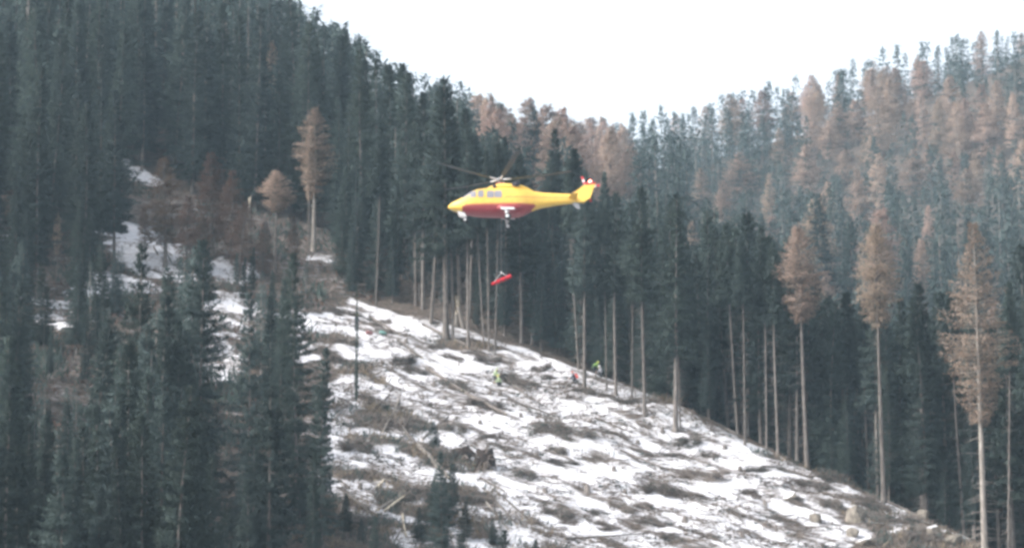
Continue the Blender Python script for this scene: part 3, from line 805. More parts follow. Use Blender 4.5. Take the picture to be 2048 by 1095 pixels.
if pv:
    o = link('forest', mesh_of('forest', np.concatenate(pv), np.concatenate(pf), [M['bark'], M['spruce'], M['larch']], np.concatenate(pm), smooth=True))
    o.data.normals_split_custom_set_from_vertices(np.concatenate(pn).astype(np.float32))
    tag(o, 'deeper mass of conifers filling the woods behind the front trees', 'forest', kind='stuff')

# ------------------------------------------------------------------ things lying on the felled slope
def ground_normal(x, y, e=1.2):
    dzx = (Hp(x + e, y) - Hp(x - e, y)) / (2 * e); dzy = (Hp(x, y + e) - Hp(x, y - e)) / (2 * e)
    return Vector((-dzx, -dzy, 1)).normalized()

def log_mesh(name, length, r0, r1, seed, m_bark, m_end, stubs=5):
    g = np.random.default_rng(seed); sides, seg = 9, 7
    xs = np.linspace(-length / 2, length / 2, seg); rr = np.linspace(r0, r1, seg) * g.uniform(0.94, 1.06, seg)
    a = np.arange(sides) * 2 * np.pi / sides
    cz = 0.03 * length * 0.2 * np.sin(np.linspace(0, 3, seg) + g.uniform(0, 3)); cyy = 0.04 * length * 0.2 * np.sin(np.linspace(0, 4, seg) + g.uniform(0, 3))
    v = np.stack([np.repeat(xs[:, None], sides, 1), cyy[:, None] + rr[:, None] * np.cos(a), cz[:, None] + rr[:, None] * np.sin(a)], -1).reshape(-1, 3)
    f, mi = [], []
    for i in range(seg - 1):
        for k in range(sides):
            p, q = i * sides + k, i * sides + (k + 1) % sides
            f += [(p, q, q + sides), (p, q + sides, p + sides)]; mi += [0, 0]
    for e in (0, (seg - 1) * sides):
        for k in range(1, sides - 1): f.append((e, e + k, e + k + 1)); mi.append(1)
    v, f = v, np.array(f)
    if stubs:
        s = g.uniform(-0.45, 0.45, stubs) * length; az = g.uniform(0, 6.28, stubs)
        c = np.stack([s, np.zeros(stubs), np.zeros(stubs)], 1); d = np.stack([g.uniform(0, 0.6, stubs), np.cos(az), np.sin(az)], 1)
        sv, sf = sticks(c, c + d * g.uniform(0.3, 0.9, stubs)[:, None], 0.03, 0.012)
        v, f = cat_geo([(v, f), (sv, sf)]); mi += [0] * len(sf)
    return mesh_of(name, v, f, [m_bark, m_end], mi)

LOGS = [  # ends in the photo, radius, bark, what singles it out
    (852, 738, 925, 785, 0.20, 'bark', 'dark log lying in the long brush strip down the middle of the slope'),
    (930, 788, 1012, 838, 0.20, 'bark', 'dark log continuing the brush strip towards the centre of the snow'),
    (862, 742, 985, 812, 0.10, 'pale_bark', 'thin pale pole alongside the dark log strip'),
    (757, 1035, 825, 978, 0.13, 'pale_bark', 'pale log with greenish tint, upper of the parallel pair low on the bank'),
    (770, 1036, 832, 984, 0.12, 'pale_wood', 'pale peeled log, lower of the parallel pair low on the bank'),
    (753, 985, 767, 968, 0.16, 'pale_wood', 'short bright split log above the parallel pair'),
    (805, 1040, 812, 1082, 0.10, 'pale_wood', 'short bright pole standing askew near the bottom border'),
    (835, 905, 900, 960, 0.28, 'pale_bark', 'thick snowy-topped log sloping down the brown bank'),
    (700, 862, 778, 790, 0.10, 'bark', 'thin pole propped up in the brown tangle of branches'),
    (768, 870, 800, 790, 0.09, 'pale_bark', 'crooked pale pole in the brown tangle of branches'),
    (800, 850, 840, 905, 0.16, 'bark', 'brown log running down beside the brown tangle'),
    (845, 880, 895, 838, 0.10, 'bark', 'thin log pointing uphill at the edge of the brown tangle'),
    (762, 886, 800, 884, 0.09, 'pale_wood', 'short bright cut pole lying level in the brown tangle'),
    (965, 985, 1035, 1060, 0.13, 'bark', 'upper of three parallel poles running down to the bottom border'),
    (950, 990, 1020, 1072, 0.11, 'pale_bark', 'middle of three parallel poles running down to the bottom border'),
    (985, 985, 1060, 1050, 0.11, 'bark', 'lower right of three parallel poles running down to the bottom border'),
    (1130, 1092, 1300, 1074, 0.09, 'bark', 'long thin pole lying level along the bottom border'),
    (1240, 905, 1370, 950, 0.10, 'bark', 'long grey pole across the middle of the wide snow field'),
    (1190, 835, 1265, 862, 0.09, 'bark', 'thin pole below the crest trunks at mid slope'),
    (1320, 938, 1440, 952, 0.12, 'bark', 'log half buried beside the red-brown brush heap'),
    (1448, 852, 1479, 840, 0.15, 'pale_bark', 'short snowy log tilted upwards on the crest'),
    (1560, 938, 1628, 955, 0.12, 'bark', 'log lying along the crest near the last large trunk'),
    (1768, 985, 1832, 1012, 0.12, 'bark', 'log at the low end of the crest beside the snow bank'),
    (1800, 972, 1848, 966, 0.10, 'pale_bark', 'thin pale pole jutting out at the low end of the crest'),
    (1000, 745, 1062, 792, 0.10, 'bark', 'dark pole below the hi-vis pair of rescuers'),
    (1030, 800, 1120, 838, 0.10, 'bark', 'thin pole in the snow right of the dark log strip'),
    (740, 632, 800, 672, 0.14, 'bark', 'log lying down the top of the snow slope'),
    (795, 690, 845, 722, 0.16, 'bark', 'dark log near the top of the snow slope'),
    (845, 655, 950, 702, 0.15, 'bark', 'long log along the feet of the crest trunks'),
    (1090, 905, 1150, 925, 0.10, 'bark', 'short pole below the dark brush heap at mid slope'),
    (1380, 1000, 1450, 1030, 0.09, 'bark', 'thin pole low in the right part of the snow'),
    (960, 960, 1010, 985, 0.12, 'bark', 'log on the snow below the root plate'),
    (690, 1000, 745, 1035, 0.15, 'bark', 'log at the lower left edge of the small snow field'),
    (640, 940, 700, 985, 0.12, 'bark', 'log on the small snow field behind the lone dark spruce'),
    (280, 448, 318, 520, 0.14, 'bark', 'log lying up the snow gap in the left wood'),
    (275, 462, 345, 520, 0.10, 'pale_bark', 'pale pole beside the log in the left snow gap'),
]
for i, (ax, ay, bx, by, r, mk, lab) in enumerate(LOGS):
    a, b2 = on_spur(ax, ay), on_spur(bx, by)
    a, b2 = a + Vector((0, 0, r * 0.7)), b2 + Vector((0, 0, r * 0.7))
    d = b2 - a
    o = link('log', log_mesh('log', d.length, r, r * 0.72, 900 + i, M[mk], M['pale_wood']))
    o.location = (a + b2) / 2
    mid = Hp(o.location.x, o.location.y) + r * 0.45
    o.location.z = max(o.location.z, mid)
    o.rotation_euler = d.to_track_quat('X', 'Z').to_euler()
    tag(o, lab, 'log', 'logs lying on the felled slope')

# brush heaps: crossed branches with some green left on them
def brush_mesh(seed, n=300, green=0.35, h=0.5):
    g = np.random.default_rng(seed)
    nc = 11
    cc_ = g.uniform(-0.52, 0.52, (nc, 2)); sz = g.uniform(0.03, 0.16, nc); hz = g.uniform(0.25, 1.0, nc)
    w = g.integers(0, nc, n)
    c = np.concatenate([cc_[w] + g.normal(0, 1, (n, 2)) * sz[w][:, None], np.zeros((n, 1))], 1)
    c[:, 2] = g.uniform(0, 1, n) ** 1.5 * h * hz[w]
    az = g.normal(-0.5, 0.8, n)
    d = np.stack([np.cos(az), np.sin(az), g.normal(0.03, 0.16, n)], 1)
    ln = g.uniform(0.15, 0.9, n)
    v, f = sticks(c - d * ln[:, None] * 0.5, c + d * ln[:, None] * 0.5, g.uniform(0.006, 0.018, n), 0.003)
    k = int(n * 1.8)
    w = g.integers(0, nc, k)
    cc = np.concatenate([cc_[w] + g.normal(0, 1, (k, 2)) * sz[w][:, None] * 0.85, np.zeros((k, 1))], 1)
    cc[:, 2] = g.uniform(0, 1, k) ** 1.3 * h * hz[w] * 0.9
    dv, df = diamonds(cc, unit(g.normal(0, 1, (k, 3)) * [1, 0.7, 0.35]), g.uniform(0.06, 0.2, k), g.uniform(0.012, 0.032, k), unit(g.normal(0, 1, (k, 3))))
    mi = np.r_[np.zeros(len(f)), np.where(np.repeat(g.uniform(0, 1, k) < green, 2), 1, 2)]
    v, f = cat_geo([(v, f), (dv, df)])
    return mesh_of('brush_heap', v, f, [M['twig'], M['spruce'], M['twig']], mi)
BRUSH = [brush_mesh(50 + i, green=(0.75, 0.4, 0.15, 0.6, 0.0, 0.3)[i]) for i in range(6)]
HEAPS = [  # centre in the photo, width and height in photo pixels, variant, tilt along the slope, label
    (905, 768, 85, 36, 0, 'dark green brush heap at the top of the long brush strip'),
    (975, 815, 80, 34, 3, 'dark brush heap at the lower end of the long brush strip'),
    (1095, 866, 80, 62, 0, 'large dark brush heap in the middle of the snow slope'),
    (1148, 880, 90, 44, 3, 'brush heap touching the right side of the large dark heap'),
    (1112, 905, 46, 30, 1, 'small brush heap under the large dark heap'),
    (1048, 952, 62, 36, 0, 'dark green brush clump right of the root plate'),
    (1112, 1040, 80, 40, 1, 'brown brush heap near the bottom border left of centre'),
    (1140, 1054, 46, 24, 4, 'small reddish brush heap beside the bottom border'),
    (1128, 935, 70, 22, 3, 'flat green brush heap on the snow right of the root plate'),
    (1310, 985, 80, 44, 1, 'dark brush heap with bluish twigs in the wide snow field'),
    (1372, 992, 100, 34, 5, 'grey twiggy heap right of the bluish brush heap'),
    (1405, 955, 100, 34, 4, 'red-brown brush heap in the upper right of the snow field'),
    (1440, 940, 40, 22, 4, 'small red-brown brush heap right of the larger one'),
    (1300, 1047, 70, 30, 2, 'dark brown brush heap near the bottom border at mid snow'),
    (1240, 1020, 80, 26, 1, 'brush heap curved along the lower snow field'),
    (1190, 1030, 70, 26, 0, 'green brush heap left in the lower snow field'),
    (1290, 1012, 46, 24, 2, 'small dark heap above the brown one at mid snow'),
    (1335, 1080, 40, 22, 1, 'dark brush clump on the bottom border right of the long pole'),
    (1210, 1060, 60, 30, 2, 'thin brown brush above the long pole'),
    (1372, 880, 62, 46, 0, 'dark green diagonal brush strip under the thick crest trunk'),
    (1418, 905, 50, 24, 1, 'brown brush clump right of the dark diagonal strip'),
    (1345, 905, 60, 22, 5, 'grey twigs left of the dark diagonal strip'),
    (1530, 936, 100, 20, 0, 'flat green brush strip below the brown grassy crest'),
    (1620, 968, 90, 34, 1, 'dark brush heap at the right end of the snow'),
    (1665, 955, 70, 40, 0, 'greenish heap behind the last large crest trunk'),
    (1590, 1000, 60, 26, 2, 'brown brush heap above the snow-capped rock'),
    (1500, 985, 60, 24, 4, 'brown twigs in the right part of the snow'),
    (1560, 1040, 60, 24, 2, 'brown twigs left of the snow-capped rock'),
    (1660, 1010, 54, 40, 1, 'dark clump between the beige rocks'),
    (1790, 1040, 130, 90, 0, 'big dark mound of brush at the lower right end of the crest'),
    (1740, 1000, 90, 46, 2, 'brown brush beside the big dark mound'),
    (1840, 1075, 90, 60, 1, 'brush at the bottom border under the low beige rock'),
    (1085, 738, 34, 30, 2, 'small dark twig ring on the bright upper snow'),
    (1098, 752, 56, 18, 2, 'low brown brush under the twig ring'),
    (1165, 788, 56, 24, 1, 'brush around the dark trunk beside the rescuer'),
    (1265, 806, 110, 20, 0, 'green strip of brush along the crest right of the rescuers'),
    (1215, 795, 40, 16, 5, 'small grey brush under the thin trunk near the rescuers'),
    (1040, 765, 90, 36, 5, 'grey twig carpet right of the hi-vis pair of rescuers'),
    (980, 725, 60, 30, 3, 'brush at the foot of the trio of thin trunks'),
    (950, 705, 60, 26, 2, 'brown brush at the foot of the snag'),
    (1010, 752, 34, 34, 0, 'dark green clump beside the hi-vis pair'),
    (745, 650, 60, 22, 2, 'dark brush at the top left of the snow slope'),
    (690, 625, 70, 26, 3, 'brush over the upper left snow near the yellow helmet'),
    (690, 690, 60, 40, 1, 'brown brush left of the thin young spruce'),
    (765, 665, 50, 20, 1, 'flat brush by the turquoise bag'),
    (805, 725, 40, 50, 1, 'brush standing by the dark upper log'),
    (830, 745, 60, 30, 3, 'brush beside the head of the long brush strip'),
    (775, 640, 30, 14, 2, 'small dark tuft near the top of the snow'),
    (740, 800, 70, 60, 2, 'tall brown branches at the top of the brown tangle'),
    (760, 850, 120, 70, 4, 'large brown tangle of branches left of centre'),
    (830, 850, 80, 50, 2, 'brown tangle of branches right of the crooked pale pole'),
    (705, 905, 80, 50, 1, 'brown brush behind the lone dark spruce'),
    (905, 865, 70, 44, 0, 'dark green brush heap above the root plate'),
    (895, 930, 80, 70, 0, 'dark green brush beside the thin young spruce'),
    (940, 1000, 100, 50, 2, 'brown brush around the three parallel poles'),
    (850, 1000, 110, 60, 5, 'grey-brown brush on the bank below the thick snowy log'),
    (760, 960, 60, 30, 3, 'brush around the short bright split log'),
    (680, 1050, 110, 60, 1, 'dark brush at the foot of the small snow field'),
    (600, 980, 60, 60, 2, 'brown brush at the left foot of the lone dark spruce'),
    (980, 880, 60, 20, 5, 'flat grey brush on the snow above the dark green clump'),
    (1010, 900, 40, 18, 1, 'small brush clump above the dark green clump'),
    (1230, 870, 60, 18, 5, 'flat twigs at mid slope under the thin pole'),
    (1190, 915, 60, 20, 2, 'flat brown twigs right of mid slope'),
    (1280, 900, 60, 20, 1, 'twigs on the snow beside the long grey pole'),
    (1470, 1030, 70, 24, 5, 'grey twigs low on the right snow'),
    (1420, 1075, 60, 20, 2, 'brown twigs at the bottom border of the right snow'),
    (870, 700, 40, 22, 1, 'brush at the foot of the slender pale crest trunk'),
    (905, 720, 60, 20, 5, 'grey twigs below the thickest crest trunk'),
    (655, 720, 40, 60, 2, 'brown branches left of the lone dark spruce top'),
]
for i, (px, py, w, h, vi, lab) in enumerate(HEAPS):
    p = on_spur(px, py)
    k = p.y / FPX
    nrm = ground_normal(p.x, p.y, 2.0)
    q = nrm.to_track_quat('Z', 'Y')
    o = link('brush_heap', BRUSH[vi])
    hz = min(max(h * k * 1.1, 0.5), 2.4)
    o.scale = (w * k * 0.72, max(h * k * 1.1, 0.8), hz * 0.85)
    o.rotation_euler = (q.to_matrix() @ Matrix.Rotation(R(random.uniform(-70, 15)), 3, 'Z')).to_euler()
    o.location = p - nrm * 0.05
    tag(o, lab, 'brush heap', 'brush heaps on the felled slope')

# stumps
def stump_mesh(seed):
    g = np.random.default_rng(seed); sides = 11
    a = np.arange(sides) * 2 * np.pi / sides
    zs = [-0.3, 0.0, 0.12, 0.34, 0.37]; rr = [0.34, 0.28, 0.2, 0.18, 0.17]
    lob = 1 + 0.18 * np.sin(a * 4 + g.uniform(0, 6)) + g.uniform(-0.05, 0.05, sides)
    v = np.concatenate([np.stack([np.cos(a) * r * (lob if i < 2 else 1 + (lob - 1) * 0.3), np.sin(a) * r * (lob if i < 2 else 1 + (lob - 1) * 0.3), np.full(sides, z) + (g.uniform(-0.03, 0.03, sides) if i > 2 else 0)], 1) for i, (z, r) in enumerate(zip(zs, rr))])
    f, mi = [], []
    for i in range(4):
        for k in range(sides):
            p, q = i * sides + k, i * sides + (k + 1) % sides
            f += [(p, q, q + sides), (p, q + sides, p + sides)]; mi += [0, 0]
    for k in range(1, sides - 1): f.append((4 * sides, 4 * sides + k, 4 * sides + k + 1)); mi.append(1)
    return mesh_of('stump', v, np.array(f), [M['bark'], M['twig']], mi)
STUMPS = [stump_mesh(i) for i in range(3)]
for i, (px, py, s, lab) in enumerate([
        (812, 690, 1.1, 'dark stump left of the upper dark log'), (868, 770, 1.0, 'stump left of the dark brush strip'), (1000, 785, 1.0, 'stump under the dark pole of the hi-vis pair'), (1042, 842, 0.9, 'stump at the lower tip of the dark log strip'),
        (1072, 775, 1.0, 'stump in the grey twig carpet'), (1180, 845, 1.0, 'stump left of the thin pole at mid slope'), (1275, 878, 1.0, 'stump between the thin pole and the grey pole'), (1325, 860, 0.9, 'stump just left of the thick crest trunk'),
        (1075, 915, 1.0, 'stump under the large dark brush heap'), (1175, 985, 1.2, 'stump in the open snow left of the bluish heap'), (1228, 945, 1.1, 'stump at the left end of the long grey pole'), (1450, 895, 1.0, 'stump below the tilted snowy log'),
        (1480, 935, 1.0, 'stump right of the small red-brown heap'), (1090, 990, 1.0, 'stump on the open snow above the brown heap at the border'), (960, 850, 1.0, 'stump on the snow over the root plate'), (890, 800, 0.9, 'stump on the bright snow left of the strip'),
        (1370, 1045, 1.1, 'stump low in the snow right of the brown heap'), (1530, 1010, 1.0, 'stump on the right snow above the twigs'), (1250, 985, 0.9, 'small stump left of the bluish heap'), (720, 985, 1.0, 'stump on the small snow field low at the left'), (1485, 1075, 1.1, 'stump at the bottom border of the right snow')]):
    p = on_spur(px, py)
    o = link('tree_stump', STUMPS[i % 3], None, p - Vector((0, 0, 0.03)), (R(random.uniform(-6, 6)), R(random.uniform(-6, 6)), random.uniform(0, 6)), (s, s, s * random.uniform(0.9, 1.4)))
    tag(o, lab, 'stump', 'stumps on the felled slope')

# upturned root plate
def root_plate(px, py, w, h, lab, seed):
    g = np.random.default_rng(seed)
    p = on_spur(px, py)
    o = link('root_plate', None, None, p, (R(-18), 0, R(random.uniform(-10, 10)))); tag(o, lab, 'root plate')
    a = np.linspace(0, 2 * np.pi, 26, endpoint=False)
    rings, prev = [], None
    for i, (s, dy) in enumerate([(1.0, 0.35), (1.04, 0.1), (0.9, -0.08), (0.6, -0.2), (0.25, -0.26)]):
        rad = s * (1 + 0.16 * np.sin(a * 5 + seed) + 0.10 * np.sin(a * 9 + 2 * seed)) + g.uniform(-0.06, 0.06, 26)
        rings.append(np.stack([np.cos(a) * rad * w / 2, np.full(26, dy) + g.uniform(-0.06, 0.06, 26), (np.sin(a) * rad * 0.5 + 0.42) * h], 1))
    v = np.concatenate(rings + [np.array([[0, -0.28, 0.42 * h]])]); f = []
    for i in range(4):
        for k in range(26):
            q, r = i * 26 + k, i * 26 + (k + 1) % 26
            f += [(q, q + 26, r + 26), (q, r + 26, r)]
    f += [(4 * 26 + k, 130, 4 * 26 + (k + 1) % 26) for k in range(26)]
    link('soil_disc', mesh_of('soil_disc', v, np.array(f), [M['soil']]), o)
    for k in range(12):
        az = g.uniform(0, 6.28); q0 = np.array([math.cos(az) * w * 0.2, -0.2, (math.sin(az) * 0.2 + 0.42) * h]); q1 = np.array([math.cos(az) * w * 0.6, -0.25 - g.uniform(0, .3), (math.sin(az) * 0.62 + 0.42) * h])
        mid = (q0 + q1) / 2 + g.normal(0, 0.08, 3)
        v_, f_ = cat_geo([sticks(q0, mid, 0.07, 0.05, 5), sticks(mid, q1, 0.05, 0.015, 5)])
        link('root', mesh_of('root', v_, f_, [M['twig']]), o)
    v_, f_ = sticks(np.array([0, 0.2, 0.42 * h]), np.array([-0.6, 2.6, 0.42 * h + 0.9]), 0.24, 0.2, 9)
    link('trunk', mesh_of('trunk', v_, f_, [M['bark']]), o)
root_plate(968, 938, 1.9, 2.2, 'upturned dark root plate with soil in the middle of the slope', 3)
root_plate(925, 925, 2.1, 1.5, 'lower dark root plate beside the upturned one', 8)

# broken snag with split pale wood
def snag(px, py, h, lean, lab, seed):
    g = np.random.default_rng(seed); p = on_spur(px, py); sides = 9
    o = link('broken_snag', None, None, p, (0, R(lean), 0)); tag(o, lab, 'snag')
    a = np.arange(sides) * 2 * np.pi / sides
    zs = [-0.4, 0, 0.4 * h, 0.75 * h]; rr = [0.27, 0.24, 0.19, 0.17]
    v = np.concatenate([np.stack([np.cos(a) * r, np.sin(a) * r, np.full(sides, z)], 1) for z, r in zip(zs, rr)])
    f = [t for i in range(3) for k in range(sides) for t in ((i * sides + k, i * sides + (k + 1) % sides, (i + 1) * sides + (k + 1) % sides), (i * sides + k, (i + 1) * sides + (k + 1) % sides, (i + 1) * sides + k))]
    link('trunk', mesh_of('trunk', v, np.array(f), [M['pale_bark']]), o)
    for k in range(4):
        az = k * 1.57 + 0.4; c = np.array([math.cos(az) * 0.08, math.sin(az) * 0.08, 0.7 * h])
        v_, f_ = sticks(c, c + np.array([math.cos(az) * 0.05, math.sin(az) * 0.05, h * g.uniform(0.1, 0.42)]), 0.11, 0.012, 4)
        link('splinter', mesh_of('splinter', v_, f_, [M['pale_wood']]), o)
snag(926, 655, 3.2, -12, 'tall split pale snag leaning between the crest trunks', 4)
snag(912, 655, 1.7, 3, 'short broken stub left of the split snag', 5)
p = on_spur(497, 460); snag(497, 470, 5.0, 1, 'pale dead trunk standing by the small snow spots in the left wood', 6)

# rocks
def rock_mesh(seed, cap):
    import bmesh
    g = np.random.default_rng(seed)
    bm = bmesh.new()
    for q in g.normal(0, 1, (26, 3)):
        q = q / np.abs(q).max() * g.uniform(0.75, 1.0) * [1, 1, 1]; bm.verts.new(q)
    bmesh.ops.convex_hull(bm, input=bm.verts)
    bmesh.ops.bevel(bm, geom=list(bm.edges), offset=0.06, segments=1, affect='EDGES')
    for q in bm.verts: q.co += Vector(g.normal(0, 0.03, 3))
    bm.normal_update()
    me = bpy.data.meshes.new('rock'); bm.to_mesh(me); bm.free()
    me.materials.append(M['stone']); me.materials.append(M['snow'])
    for pl in me.polygons: pl.material_index = 1 if (cap and pl.normal.z > 0.72) else 0
    return me
for i, (px, py, w, h, cap, lab) in enumerate([
        (1632, 1040, 24, 34, True, 'beige snow-capped rock at the right part of the slope'), (1712, 1035, 36, 46, False, 'tall beige rock beside the dark clump low on the right'), (1705, 1065, 30, 30, False, 'beige boulder under the tall rock'),
        (1843, 995, 26, 36, False, 'pale pinkish rock at the low end of the crest'), (1866, 1075, 30, 44, True, 'grey rock with snow on top at the lower right'), (1905, 1085, 40, 30, False, 'low mossy beige rock at the bottom right'),
        (1580, 1000, 30, 18, True, 'flat snow-topped rock left of the dark brush at the right end'), (1730, 1085, 40, 22, True, 'snowy low rock at the bottom border right of the boulder')]):
    p = on_spur(px, py); k = p.y / FPX
    o = link('rock', rock_mesh(20 + i, cap), None, p + Vector((0, 0, 0.10 * h * k)), (random.uniform(-0.5, 0.5), random.uniform(-0.5, 0.5), random.uniform(0, 3)), (w * k * 0.5, w * k * 0.5, h * k * 0.5))
    tag(o, lab, 'rock', 'rocks on the felled slope')

# loose twigs strewn over the slope, dry grass and scrub on the bank
flat = (snow.ravel() > 0.05) & (GY.ravel() > 255) & (GY.ravel() < 352) & (np.abs(GX.ravel()) < 48)
idx = np.nonzero(flat)[0]
g = np.random.default_rng(99)
dens = np.clip((fbm(GX.ravel()[idx] / 3.2, GY.ravel()[idx] / 2.4, 61, 4) - 0.40) * 4, 0.05, 1)
idx = idx[g.uniform(0, 1, len(idx)) < dens]
sel = g.choice(idx, 21000)
c = np.stack([GX.ravel()[sel], GY.ravel()[sel], GZ.ravel()[sel]], 1) + g.normal(0, 0.25, (len(sel), 3)) * [1, 1, 0]
c[:, 2] = H(c[:, 0], c[:, 1]) + 0.02
az = g.normal(R(-40), 0.75, len(sel))
ln = g.uniform(0.2, 1.0, len(sel)) ** 1.6 * 1.6 + 0.2
d = np.stack([np.cos(az), np.sin(az), np.zeros(len(sel))], 1)
e = c + d * ln[:, None]; e[:, 2] = H(e[:, 0], e[:, 1]) + g.uniform(0.0, 0.3, len(sel))
v, f = sticks(c, e, g.uniform(0.012, 0.05, len(sel)), 0.008)
tag(link('twig_litter', mesh_of('twig_litter', v, f, [M['litter']])), 'loose twigs strewn over the snowy felled slope', 'twigs', kind='stuff')

tn = 2600
ts = g.choice(idx, tn)
tc_ = np.stack([GX.ravel()[ts], GY.ravel()[ts], GZ.ravel()[ts]], 1)
tr = g.uniform(0.12, 0.5, tn) ** 1.2
per = 16
pc = np.repeat(tc_, per, 0) + g.normal(0, 1, (tn * per, 3)) * np.repeat(tr, per)[:, None] * [0.8, 0.6, 0.0]
pc[:, 2] = H(pc[:, 0], pc[:, 1]) + g.uniform(-0.02, 0.45, tn * per) * np.repeat(tr, per)
v, f = diamonds(pc, unit(g.normal(0, 1, (tn * per, 3)) * [1, 1, 0.8]), g.uniform(0.12, 0.4, tn * per), g.uniform(0.02, 0.07, tn * per), unit(g.normal(0, 1, (tn * per, 3))))
tk = np.repeat(np.repeat(g.choice([0, 0, 1, 2], tn), per), 2)
tag(link('brushwood_tufts', mesh_of('brushwood_tufts', v, f, [M['twig'], M['litter'], M['spruce']], tk)), 'small tufts of cut brushwood poking through the snow', 'brushwood', kind='stuff')

bi = np.nonzero((bare.ravel() > 0.25) & (GY.ravel() > 240))[0]
wgt = np.where(GY.ravel()[bi] < 262, 5.0, 1.0); wgt /= wgt.sum()
sel = g.choice(bi, 10000, p=wgt)
c = np.stack([GX.ravel()[sel], GY.ravel()[sel], GZ.ravel()[sel]], 1) + g.normal(0, 0.3, (len(sel), 3)) * [1, 1, 0]
c[:, 2] = H(c[:, 0], c[:, 1]) - 0.05
d = unit(np.stack([g.normal(0.15, 0.5, len(sel)), g.normal(-0.2, 0.5, len(sel)), np.ones(len(sel))], 1))
hh = g.uniform(0.25, 1.0, len(sel)) * (0.6 + 0.8 * vnoise(c[:, 0] / 2, c[:, 1] / 2, 5))
v, f = diamonds(c, d, hh, g.uniform(0.02, 0.06, len(sel)), unit(g.normal(0, 1, (len(sel), 3))))
cl = vnoise(c[:, 0] / 1.5, c[:, 1] / 1.5, 15) + g.normal(0, 0.12, len(sel))
mi = np.repeat(np.where(cl > 0.62, 2, np.where(cl > 0.4, 1, 0)), 2)
tag(link('scrub', mesh_of('scrub', v, f, [M['dry_grass'], M['twig'], M['spruce']], mi)), 'brown dry scrub and grass on the bare bank', 'scrub', kind='stuff')

# low scrub and young growth on the thinly snowed floor of the left slope
li = np.nonzero((snow.ravel() < 0.62) & (GX.ravel() < -15) & (GX.ravel() > -62) & (GY.ravel() > 285) & (GY.ravel() < 378) & ((GX.ravel() < -20) | (sdist.ravel() > 1.5)))[0]
sel = g.choice(li, 16000)
c = np.stack([GX.ravel()[sel], GY.ravel()[sel], np.zeros(len(sel))], 1) + g.normal(0, 0.4, (len(sel), 3)) * [1, 1, 0]
cl = fbm(c[:, 0] / 3.0, c[:, 1] / 3.0, 33, 3)
c = c[cl > 0.42]; cl = cl[cl > 0.42] + g.normal(0, 0.06, len(c))
hh = g.uniform(0.2, 0.75, len(c)) * (0.5 + 1.6 * np.clip(cl - 0.4, 0, 0.4) / 0.3)
c[:, 2] = H(c[:, 0], c[:, 1]) + g.uniform(-0.05, 0.5, len(c)) * hh
d = unit(np.stack([g.normal(0, 0.6, len(c)), g.normal(0, 0.6, len(c)), np.ones(len(c))], 1))
v, f = diamonds(c, d, hh, g.uniform(0.04, 0.14, len(c)), unit(g.normal(0, 1, (len(c), 3))))
mi = np.repeat(np.where(cl > 0.58, 0, np.where(cl > 0.5, 1, 2)), 2)
tag(link('undergrowth', mesh_of('undergrowth', v, f, [M['spruce'], M['twig'], M['brown_larch']], mi)), 'dark and brown undergrowth on the floor of the left slope', 'undergrowth', kind='stuff')

# ------------------------------------------------------------------ helicopter
M['red'] = mat('red_paint', (0.50, 0.035, 0.045), 0.35, spec=0.5)
M['yellow'] = mat('yellow_paint', (0.88, 0.57, 0.10), 0.35, spec=0.5)
M['white'] = mat('white_paint', (0.72, 0.73, 0.75), 0.4, spec=0.5)
M['glass'] = mat('cabin_glass', (0.26, 0.25, 0.28), 0.12, spec=1.0)
M['dark'] = mat('dark_metal', (0.06, 0.055, 0.07), 0.55, 0.3)
M['grey'] = mat('grey_metal', (0.32, 0.33, 0.35), 0.5, 0.4)
M['blade'] = noisy('blade_skin', (0.10, 0.11, 0.12), (0.14, 0.15, 0.16), 3.0, rough=0.6)
M['tyre'] = mat('tyre', (0.05, 0.05, 0.055), 0.8)
M['beacon'] = mat('beacon', (0.9, 0.15, 0.1), 0.3)
bb = M['beacon'].node_tree.nodes['Principled BSDF']
bb.inputs['Emission Color'].default_value = (1.0, 0.22, 0.16, 1); bb.inputs['Emission Strength'].default_value = 9.0

